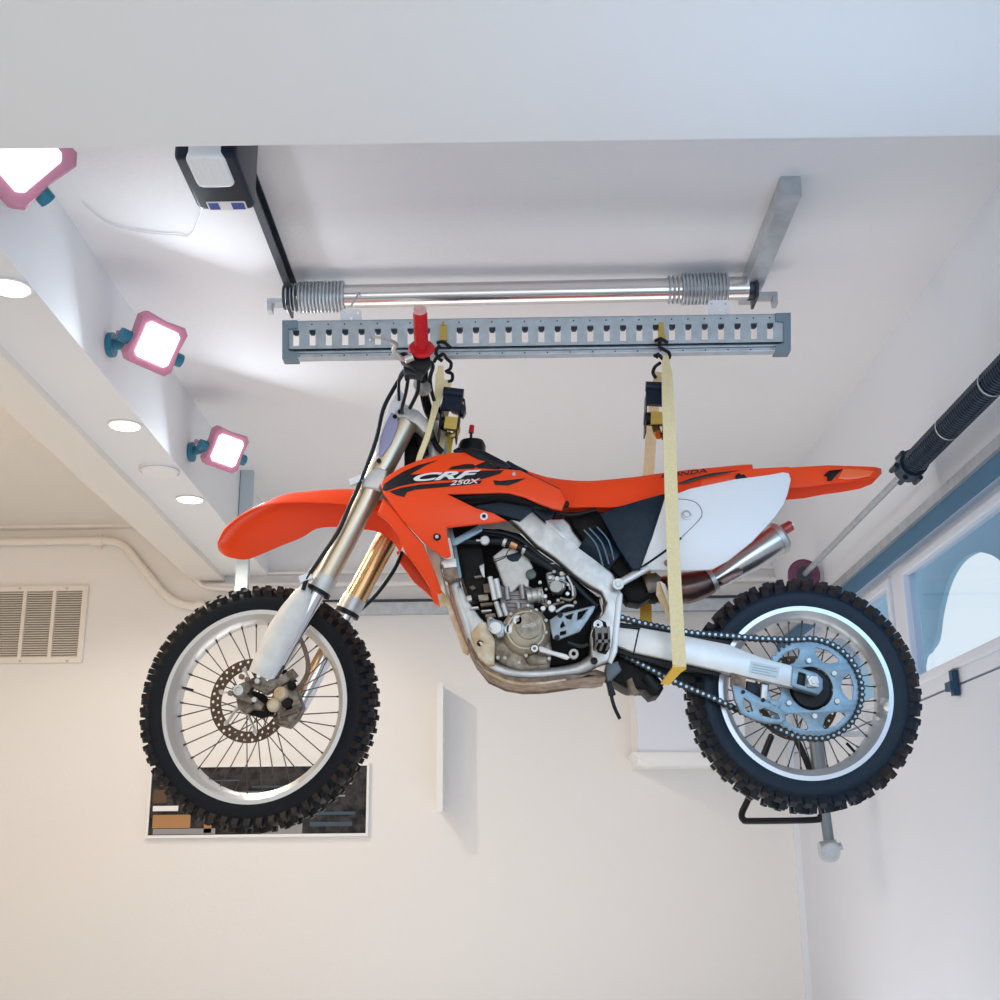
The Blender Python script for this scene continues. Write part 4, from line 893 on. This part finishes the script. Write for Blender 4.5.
p_ = wpt(667.5, 563, YW - .001, warpN); MB().disc(p_, (0, -1, 0), .009, .003, 14).build('rubber_plug', M_brn, wpP)
# dark airbox side
plate('airbox_panel', [(600, 514), (612, 509), (640, 500), (666, 493), (660, 516), (651, 541), (640, 570), (632, 569), (618, 548)], YW + .012, .02, M_nav, bevel=.004, bres=2)
plate('airbox', [(566, 512), (600, 505), (640, 500), (650, 530), (640, 572), (622, 580), (596, 556), (575, 530)], Y0 - .09, .18, M_dark, bevel=.01)
bt = MB().cyl(P(586, 540, Y0 - .10), P(616, 562, Y0 - .10), .045, 20).build('shock_reservoir', M_nav, BK)
for (x0, y0, x1, y1) in ((584, 530, 603, 566), (589, 528, 609, 564), (597, 527, 614, 560)):
    tubepx('reservoir_rib', [(x0, y0, Y0 - .148), ((x0 + x1) / 2 + 3, (y0 + y1) / 2 - 3, Y0 - .152), (x1, y1, Y0 - .148)], .0022, mat('rib_blue', (.12, .20, .26), .4), bt, smooth=3)
plate('tank_flap', [(510, 494), (524, 497), (548, 509), (556, 512), (552, 519), (545, 521), (530, 508)], YF - .004, .03, M_nav, bevel=.003)
tubepx('seat_rail', [(556, 514, Y0 - .13), (575, 515, Y0 - .13), (597, 510, Y0 - .13)], .006, M_blk)
st = tubepx('subframe_strut', [(618, 584, YF - .01), (643, 570, YF - .01), (656, 562, YF)], .0125, M_alu2, flat=.8)
MB().lathe(P(618, 584.5, YF - .025), (0, -1, 0), [(0, .016), (.006, .015), (.006, .008), (.010, .007), (.010, 0)], 18).build('strut_bolt', M_alu, st)

# ---- exhaust (far side)
YX = Y0 + .06
MB().tube([P(620, 588, Y0 + .0), P(640, 590, Y0 + .02), P(655, 592, YX - .02)], .035, 14, 3).build('header_pipe', M_dark, BK)
ex = MB().tube([P(x, y, YX) for x, y in ((650, 592), (664, 590), (686, 588), (700, 584.5), (711, 580))], [.030, .040, .046, .042, .036], 24, 3).build('exhaust_pipe', M_exd, BK)
MB().tube([P(x, y, YX) for x, y in ((709, 581.5), (713, 579.5))], .040, 24).build('exhaust_clamp', M_alu, ex)
mf = MB().tube([P(x, y, YX) for x, y in ((711, 582), (722, 575), (738, 564), (752, 555), (779, 537.5))], [.030, .035, .041, .046, .046], 28).build('muffler', M_exh, ex)
MB().tube([P(776, 539.5, YX), P(780, 537, YX)], .0485, 28).build('muffler_band', M_alu, mf)
MB().tube([P(780, 537, YX), P(782.5, 535.4, YX)], [.0465, .040], 28).build('muffler_cap', M_alu, mf)
mb = MB().tube([P(783, 530, YX), P(791, 525.5, YX)], .016, 16); mb.build('muffler_outlet', mat('outlet_red', (.45, .10, .08), .35, .6), mf)
MB().tube([P(790.8, 525.6, YX), P(792, 525, YX)], .013, 16).build('outlet_end', M_chr, mf)
plate('muffler_badge', [(718, 579), (738, 568), (743, 569), (743, 573), (724, 584)], YX - .052, .012, M_exd, mf, bevel=.002)
mb = MB()
plate('rear_wiring', [(621, 578), (640, 573), (652, 574), (656, 580), (650, 598), (640, 604), (628, 602), (620, 592)], Y0 - .03, .08, M_dark, bevel=.01, bres=2)
plate('rear_wiring', [(642, 574), (656, 572), (662, 577), (656, 590), (648, 592)], Y0 - .05, .03, mat('oily_blue', (.10, .13, .13), .3, .5, col2=(.22, .14, .08), nscale=40), bevel=.005)

# ---- front end
ln = Vector((-math.sin(ST), -math.cos(ST), 0))          # towards rider's left (near side)
YA = Y0 - .10; YB_ = Y0 + .115
fk = bpy.data.objects['wheel']  # noqa
leg = MB().tube([P(407.5, 417, YA), P(383, 464, YA), P(373, 484, YA), P(325, 577, YA)], [.0375, .037, .0345, .0335], 24).build('fork_leg', M_tubeG, BK)
MB().tube([P(408.5, 415, YA), P(411, 410.5, YA)], .034, 24).build('fork_cap', M_alu, leg)
MB().tube([P(325.5, 576, YA), P(318, 590.5, YA)], [.0365, .0355], 24).build('fork_collar', M_alu, leg)
MB().tube([P(318.5, 589.5, YA), P(316.5, 593, YA)], .0375, 24).build('dust_seal', M_blk, leg)
MB().tube([P(317, 592, YA), P(268, 682, YA - .01)], .0255, 20).build('fork_stanchion', M_chr, leg)
# white guard: half shell in front of the leg
cl = [((309, 583), 3, .012), ((304, 596), 11, .032), ((294, 613), 14.5, .038), ((283.5, 632), 16.5, .040), ((273, 652), 15.5, .040), ((265.5, 668), 14.5, .040), ((261.5, 677), 14, .038)]
rs = []
ax = (P(261, 678, YA) - P(309, 583, YA)).normalized(); sdv = ax.cross(Vector((0, 1, 0))).normalized()
for (x, y), wpx_, dep in cl:
    c_ = P(x, y, YA - .012); w_ = spx(wpx_, 3.35); r = []
    for k in range(9): a = R(0 + 180 * k / 8); r.append(c_ + sdv * w_ * math.cos(a) + Vector((0, -1, 0)) * dep * math.sin(a))
    for k in range(9): a = R(180 - 180 * k / 8); r.append(c_ + sdv * (w_ - .004) * math.cos(a) + Vector((0, -1, 0)) * (dep - .005) * math.sin(a))
    rs.append(r)
MB().rings(rs).build('fork_guard', M_wguard, leg, ang=60)
# far leg
leg2 = MB().tube([P(404, 505, YB_), P(392, 530, YB_), P(352, 604, YB_)], [.034, .033, .032], 20).build('fork_leg', M_gold, BK)
MB().tube([P(355, 598, YB_), P(348, 611, YB_)], .035, 20).build('fork_collar', M_alu, leg2)
MB().tube([P(348, 611, YB_), P(346, 615, YB_)], .037, 20).build('dust_seal', M_blk, leg2)
MB().tube([P(347, 613, YB_), P(298, 708, YB_)], .0255, 20).build('fork_stanchion', M_chr, leg2)
plate('fork_guard', [(341, 618), (337, 628), (318, 668), (303, 700), (290, 712), (300, 712), (312, 700), (322, 680), (345, 628)], YB_ + .035, .012, M_wguard, leg2, bevel=.003)
plate('fork_guard_inner', [(330, 628), (334, 632), (310, 678), (299, 700), (293, 696), (303, 676)], YB_ - .03, .01, M_gold, leg2, bevel=.003)
# axle lug, caliper
lg = plate('axle_lug', [(232, 687), (243, 682), (254, 677), (262, 678), (276, 679), (286, 672), (292, 668), (297, 674), (288, 682), (266, 694), (252, 687), (247, 694), (254, 700), (252, 704), (240, 700), (233, 696)], YA - .035, .035, M_lug, leg, bevel=.004, bres=2)
MB().lathe(P(239, 690.5, YA - .05), (0, -1, 0), [(-.06, .014), (0, .0145), (.012, .0135), (.012, .0085), (.004, .008), (.004, 0)], 20).build('front_axle', M_alu, leg)
for x, y in ((242, 677), (248, 680), (258, 681.5), (255, 700), (231, 693.5)): MB().disc(P(x, y, YA - .05), (0, -1, 0), .0078, .012, 6).build('lug_bolt', M_brn if x < 250 else M_alu, lg)
lb = plate('hub_arm', [(235, 695), (243, 697), (250, 694), (258, 699), (264, 704), (262, 710), (252, 709), (244, 714), (238, 708)], YA - .01, .03, M_lug, leg, bevel=.004)
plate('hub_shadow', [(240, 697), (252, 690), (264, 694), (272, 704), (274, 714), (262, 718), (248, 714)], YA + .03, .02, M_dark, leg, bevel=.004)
cal = plate('brake_caliper', [(277, 716), (276, 708), (268, 706), (270, 699), (278, 690), (283, 684), (292, 681), (296, 685), (297, 690), (303, 706), (297, 718), (288, 727), (276, 724), (272, 718)], YA - .03, .06, M_lug, bevel=.008, bres=2)
for x, y, r in ((281, 694, .020), (274, 705, .019), (292, 686, .012), (288, 704, .016)): MB().lathe(P(x, y, YA - .03), (0, -1, 0), [(0, 0), (0, r), (.008, r * .95), (.014, r * .7), (.016, 0)], 20).build('caliper_piston', M_beige if r > .018 else M_dark, cal)
for pts in ([(284, 708), (300, 702)], [(280, 716), (297, 711)], [(280, 721), (290, 724)]): tubepx('caliper_rib', [(x, y, YA - .035) for x, y in pts], .006, M_brn, cal)
plate('caliper_mount', [(270, 684), (280, 674), (284, 668), (291, 674), (296, 680), (286, 684), (272, 692)], YA - .005, .03, M_dark, bevel=.003)
for x, y in ((281, 676), (285, 680), (288, 674), (276, 681), (279, 684)): MB().disc(P(x, y, YA - .012), (0, -1, 0), .0055, .006, 10).build('mount_bolt', M_alu2, cal)
tubepx('brake_hose', [(299, 636, YA - .01), (305, 650, YA - .01), (308, 664, YA - .01), (306, 678, YA - .01), (298, 688, YA - .02), (292, 694, YA - .03)], .006, M_brn, smooth=4)
# long cables
tubepx('front_brake_hose', [(404, 372, YA - .03), (393, 390, YA - .05), (383, 410, YA - .05), (376, 440, YA - .05), (362, 478, YA - .05), (350, 505, YA - .05), (338, 532, YA - .05), (322, 556, YA - .05), (308, 577, YA - .05), (303, 590, YA - .045)], .006, M_hose, smooth=4)
tubepx('front_brake_hose', [(402, 552, YB_ + .04), (394, 570, YB_ + .04), (376, 595, YB_ + .04), (360, 610, YB_ + .04), (352, 618, YB_ + .04)], .006, M_hose, smooth=4)
for x, y in ((356, 481), (306, 578)): 
    p_ = P(x, y, YA - .045); MB().box(p_, .035, .02, .018, Matrix.Rotation(R(-20), 3, 'Y')).build('hose_guide', M_wp, BK)
# triple clamps
plate('triple_clamp', [(392, 415), (398, 410), (408, 408), (418, 410), (428, 420), (432, 428), (424, 433), (416, 424), (404, 417), (395, 418)], YA - .04, .30, M_alu, bevel=.004, bres=2)
tc = plate('triple_clamp', [(361, 486), (364, 477), (371, 470), (379, 467), (387, 470), (385, 480), (379, 489), (370, 488)], YA - .042, .28, M_alu2, bevel=.006, bres=2)
for x, y in ((379, 461), (395, 417), (400, 412)): MB().disc(P(x, y, YA - .043), (0, -1, 0), .0065, .006, 8).build('clamp_bolt', M_dark, tc)
MB().tube([P(425, 425, Y0), P(437, 440, Y0), P(432, 470, Y0)], [.035, .035, .035], 16, 3).build('steering_head', M_alu2, BK)
for pts in ([(409, 425), (422, 445), (418, 462)], [(430, 430), (436, 445), (442, 452)], [(424, 440), (426, 455)]):
    tubepx('harness', [(x, y, Y0 - .05) for x, y in pts], .009, M_hose, smooth=4)
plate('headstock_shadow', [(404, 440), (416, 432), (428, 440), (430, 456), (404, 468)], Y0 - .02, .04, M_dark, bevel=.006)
# front number plate seen edge on
mauve = mat('plate_shade', (.36, .34, .50), .4)
npl = []
for (x, y), d_ in (((402, 384), 0), ((396, 396), 0), ((388, 412), 0), ((381, 436), 0), ((377, 457), 0)): npl.append((x, y))
plate('front_number_plate', [(399, 388), (403, 392), (402, 404), (397, 412), (396, 424), (388, 446), (379, 457), (374, 462), (377, 440), (383, 420), (389, 404)], YA - .04, .16, M_wp, bevel=.008, bres=2)
plate('number_plate_field', [(391, 412), (397, 414), (398, 426), (391, 444), (382, 456), (378, 454), (380, 438), (385, 424)], YA - .045, .02, mauve, bevel=.003)
# handlebar, grip, lever
hb = MB().tube([P(421, 330, Y0 - .42), P(422, 352, Y0 - .33), P(423.5, 372, Y0 - .22), P(424, 392, Y0 - .14), P(430, 414, Y0 - .06), P(438, 416, Y0 + .04), P(446, 404, Y0 + .14), P(452, 398, Y0 + .25)], [.012, .012, .013, .013, .014, .014, .013, .013], 14, 4).build('handlebar', M_blk, BK)
MB().cyl(P(421.5, 383, Y0 - .19), P(424, 389, Y0 - .16), .024, 18).build('bar_clamp', M_alu, hb)
g0 = P(420, 311, Y0 - .47); g1 = P(421.5, 348, Y0 - .36)
gp = MB().tube([g0, g1], .0175, 20).build('hand_grip', M_red, BK)
mb = MB(); d_ = g1 - g0
for k in range(12): c_ = g0 + d_ * (.08 + k * .07); mb.tube([c_, c_ + d_ * .03], .019, 16)
mb.build('grip_rib', M_red, gp)
dn = d_.normalized()
MB().lathe(g1, dn, [(-.004, .016), (-.004, .032), (.003, .036), (.012, .030), (.012, 0)], 24).build('grip_flange', M_red, gp)
MB().lathe(g0, -dn, [(0, .0175), (.006, .017), (.006, .008), (.003, .006), (.003, 0)], 20).build('grip_end', mat('grip_end_pink', (.75, .42, .38), .6), gp)
pc = plate('lever_perch', [(397, 353), (404, 351), (412, 355), (424, 351), (430, 356), (431, 362), (424, 371), (416, 370), (410, 365), (401, 361)], Y0 - .35, .035, M_blk, bevel=.006, bres=2)
lv = tubepx('clutch_lever', [(372, 341, Y0 - .46), (371.5, 338.5, Y0 - .46), (376, 337, Y0 - .455), (388, 339.5, Y0 - .43), (396, 344, Y0 - .40), (394, 350, Y0 - .38), (400, 358, Y0 - .36), (410, 361, Y0 - .35)], [.005, .0045, .004, .004, .0055, .007, .008, .006], M_alu, smooth=4)
plate('perch_bracket', [(403, 366), (412, 363), (424, 368), (421, 376), (410, 374), (404, 376)], Y0 - .30, .04, M_drk, bevel=.004)
MB().cyl(P(405, 360, Y0 - .375), P(413, 357, Y0 - .375), .010, 12).build('lever_pivot', M_alu, BK)
tubepx('clutch_cable', [(409, 372, Y0 - .28), (406, 392, Y0 - .24), (402, 408, Y0 - .18), (403, 416, Y0 - .1)], .005, M_hose, smooth=4)
tubepx('clutch_cable', [(418, 372, Y0 - .26), (418, 390, Y0 - .22), (410, 408, Y0 - .14)], .0055, M_hose, smooth=4)
tubepx('throttle_cable', [(412, 366, Y0 - .3), (404, 370, Y0 - .28), (399, 380, Y0 - .22), (399, 400, Y0 - .14)], .0045, M_hose, smooth=4)
tubepx('throttle_cable', [(428, 360, Y0 - .3), (433, 366, Y0 - .28), (430, 380, Y0 - .2), (434, 400, Y0 - .12), (444, 420, Y0 - .04), (446, 445, Y0)], .0055, M_hose, smooth=4)
# ---- front fender (follows the steering)
sec = [((219, 540), (217.5, 545), (219, 551), .20), ((224, 530.5), (224, 540), (228, 557), .17), ((236, 519.5), (236, 530), (246, 559.5), .145), ((252, 510), (252, 519), (262, 554), .125), ((270, 504.5), (270, 508), (282, 545.5), .11), ((290, 502.5), (288, 498.5), (302, 537.5), .095),
       ((312, 502.5), (308, 494.5), (316, 529), .08), ((335, 503.5), (330, 492), (333, 527), .065), ((358, 506.5), (352, 491.5), (350, 529), .05), ((380, 513), (376, 494), (375, 531), .03), ((395, 528), (394, 510), (392, 541), .02), ((406, 549), (408, 535), (400, 553), .0)]
rs = []
for n_, c_, f_, off in sec:
    off *= .6
    hw = .055 if n_[0] < 230 else .062
    N_ = P(*n_, Y0 + off - hw); C_ = P(*c_, Y0 + off); F_ = P(*f_, Y0 + off + hw * .9)
    r = []
    for k in range(13):
        t = k / 12; p = N_ * (1 - t) ** 2 + F_ * t ** 2 + (C_ * 2 - (N_ + F_) * .5) * 2 * t * (1 - t) * .5 * 1.0 + C_ * 0
        w0 = (1 - t) * (1 - 2 * t); w1 = 4 * t * (1 - t); w2 = t * (2 * t - 1)
        p = N_ * w0 + C_ * w1 + F_ * w2; r.append(p)
    r2 = [p + Vector((0, 0, .004)) for p in r][::-1]
    rs.append(r + r2)
mb = MB(); rs2 = []
for i in range(len(rs) - 1):
    for k in range(4):
        t = k / 4; a = rs[max(i - 1, 0)]; b = rs[i]; c_ = rs[i + 1]; d_ = rs[min(i + 2, len(rs) - 1)]
        rs2.append([.5 * ((2 * b[j]) + (c_[j] - a[j]) * t + (2 * a[j] - 5 * b[j] + 4 * c_[j] - d_[j]) * t * t + (3 * b[j] - a[j] - 3 * c_[j] + d_[j]) * t ** 3) for j in range(26)])
rs2.append(rs[-1])
mb.rings(rs2).build('front_fender', M_org, BK, ang=60)

# ================================================================== straps
def ribbon(pts, wd, th=.002, wdir=(1, 0, 0)):
    mb = MB(); rs = []; wd_ = wd if isinstance(wd, (list, tuple)) else [wd] * len(pts)
    for i, p in enumerate(pts):
        t = (pts[min(i + 1, len(pts) - 1)] - pts[max(i - 1, 0)]).normalized(); w_ = Vector(wdir); w_ = (w_ - t * w_.dot(t)).normalized(); n_ = t.cross(w_)
        rs.append([p + w_ * wd_[i] / 2 + n_ * th, p - w_ * wd_[i] / 2 + n_ * th, p - w_ * wd_[i] / 2 - n_ * th, p + w_ * wd_[i] / 2 - n_ * th])
    return mb.rings(rs)
def hook(mb, pts, r=.0052): return mb.tube([P(*p) for p in pts], r, 10, 4)
def ratchet(parent, x, y, Y, ang, sc=1.0):
    q = P(x, y, Y); M = Matrix.Rotation(R(ang), 3, 'Y')
    mb = MB()
    for s_ in (-1, 1): mb.box(q + M @ Vector((s_ * .021 * sc, 0, 0)), .003, .045 * sc, .10 * sc, M)
    mb.cyl(q + M @ Vector((-.024 * sc, 0, -.01)), q + M @ Vector((.024 * sc, 0, -.01)), .016 * sc, 14)
    mb.build('ratchet_frame', M_blk, parent, smooth=False)
    mb = MB().box(q + M @ Vector((.0, -.02, .045 * sc)), .046 * sc, .018, .05 * sc, M).cyl(q + M @ Vector((-.024 * sc, -.022, .065 * sc)), q + M @ Vector((.024 * sc, -.022, .065 * sc)), .012 * sc, 14)
    mb.build('ratchet_handle', M_navy, parent)
    MB().box(q + M @ Vector((.006, -.021, -.012 * sc)), .030 * sc, .012, .03 * sc, M).build('ratchet_spool', M_yel, parent)
rsx = thing('ratchet_strap', 'pale yellow ratchet strap holding the rear of the motorcycle behind the seat', 'strap', P(661, 325, YE))
YV = Y0 - .235
a0 = P(665.5, 356, YE - .02)
pts = [a0, P(667, 372, YE - .05), P(668, 400, YV + .02), P(669.5, 440, YV), P(672, 520, YV), P(674.5, 580, YV), P(678.5, 650, YV), P(679.5, 667, YV)]
ribbon(pts, [.016, .030, .033, .034, .035, .035, .035, .035]).build('webbing', M_strap, rsx)
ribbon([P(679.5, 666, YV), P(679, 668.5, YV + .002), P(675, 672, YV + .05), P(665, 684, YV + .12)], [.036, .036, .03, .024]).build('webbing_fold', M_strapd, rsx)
YQ = Y0 + .19
ribbon([P(659, 372, YE), P(656, 390, YE + .03), P(652, 425, YQ - .05), P(648, 480, YQ)], [.024, .03, .032, .034]).build('webbing', M_strap, rsx)
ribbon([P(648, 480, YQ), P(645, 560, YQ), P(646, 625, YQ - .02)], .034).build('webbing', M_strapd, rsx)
plate('strap_tail', [(657, 582), (662, 581), (668, 596), (676, 622), (679, 652), (672, 628), (662, 606), (656, 594)], YV + .03, .004, M_beige, rsx, bevel=.0005)
plate('strap_tail', [(660, 581), (665, 584), (679, 618), (680, 640), (671, 612)], YV + .02, .004, M_wguard, rsx, bevel=.0005)
ratchet(rsx, 654.5, 416, YE + .0, 4, 1.25)
MB().tube([P(655, 424, YE + .02), P(657, 432, YE + .0), P(659, 436, YE + .02)], .012, 8).build('ratchet_webbing', M_yel, rsx)
mb = MB(); hook(mb, [(655, 341, YE - .02), (661, 339, YE - .03), (668, 343, YE - .03)]); hook(mb, [(661, 338, YE - .03), (659, 346, YE - .035), (663, 349, YE - .03), (669, 353, YE - .02), (669, 358, YE - .02), (663, 359, YE - .02), (659, 355, YE - .025), (656, 358, YE - .02)])
hook(mb, [(654, 356, YE - .02), (659, 354, YE - .03)]); hook(mb, [(660, 363, YE - .02), (655, 367, YE), (653, 373, YE), (656, 378, YE)]); mb.build('hook', M_blk, rsx)
tc_ = P(661, 331, YE - .012); mb = MB().bbox((tc_.x - .007, YE - .025, tc_.z - .028), (tc_.x + .007, YE + .01, tc_.z + .022)).bbox((tc_.x - .010, YE - .03, tc_.z - .03), (tc_.x + .010, YE - .005, tc_.z - .018)); mb.build('track_fitting', M_yel, rsx)

fsx = thing('ratchet_strap', 'pale yellow ratchet strap holding the front of the motorcycle beside the red grip', 'strap', P(443, 330, YE))
ribbon([P(441, 366, YE - .04), P(440, 376, YE - .05), P(439, 392, YE - .05), P(436, 405, YE - .09), P(432, 420, YE - .12), P(427, 438, YE - .13), P(420, 456, YE - .13), P(418, 464, YE - .12)], [.014, .024, .026, .02, .016, .016, .016, .016]).build('webbing', M_strap, fsx)
ribbon([P(448, 380, YE), P(447, 392, YE), P(447, 408, YE), P(445, 420, YE)], [.02, .022, .016, .014]).build('webbing', M_strap, fsx)
ribbon([P(446, 432, YE), P(442, 443, YE), P(440, 453, YE), P(439, 460, YE + .02)], .017).build('webbing', M_strap, fsx)
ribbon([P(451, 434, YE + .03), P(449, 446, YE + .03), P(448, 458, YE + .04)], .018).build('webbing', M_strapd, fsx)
ratchet(fsx, 450, 421, YE - .05, 8, 1.2)
plate('ratchet_lever', [(452, 400), (456, 395), (461, 394), (465, 399), (466, 409), (463, 415), (457, 411), (451, 409)], YE - .06, .04, M_navy, fsx, bevel=.004)
plate('lever_mark', [(461.5, 401), (464, 402), (464, 405), (462, 403)], YE - .062, .004, M_yel, fsx, bevel=.0005)
MB().tube([P(457, 424, YE - .04), P(457, 432, YE - .05), P(452, 436, YE - .05), P(448, 434, YE - .04)], .009, 8, 3).build('ratchet_webbing', M_yel, fsx)
mb = MB(); hook(mb, [(437, 343, YE - .03), (443, 342, YE - .035), (451, 348, YE - .03)]); hook(mb, [(440, 345, YE - .035), (436, 351, YE - .03), (438, 357, YE - .03), (443, 354, YE - .035), (447, 359, YE - .03), (451, 363, YE - .02), (450, 369, YE - .02), (445, 372, YE - .02)])
hook(mb, [(434, 362, YE - .03), (437, 358, YE - .04), (442, 361, YE - .03)]); hook(mb, [(447, 372, YE - .01), (452, 374, YE), (452, 380, YE), (448, 382, YE)]); mb.build('hook', M_blk, fsx)
tc_ = P(443.5, 334, YE - .012); mb = MB().bbox((tc_.x - .010, YE - .025, tc_.z - .025), (tc_.x + .010, YE + .01, tc_.z + .024)).cyl(tc_ + Vector((0, -.016, .02)), tc_ + Vector((0, -.016, .032)), .004, 8); mb.build('track_fitting', M_yel, fsx)
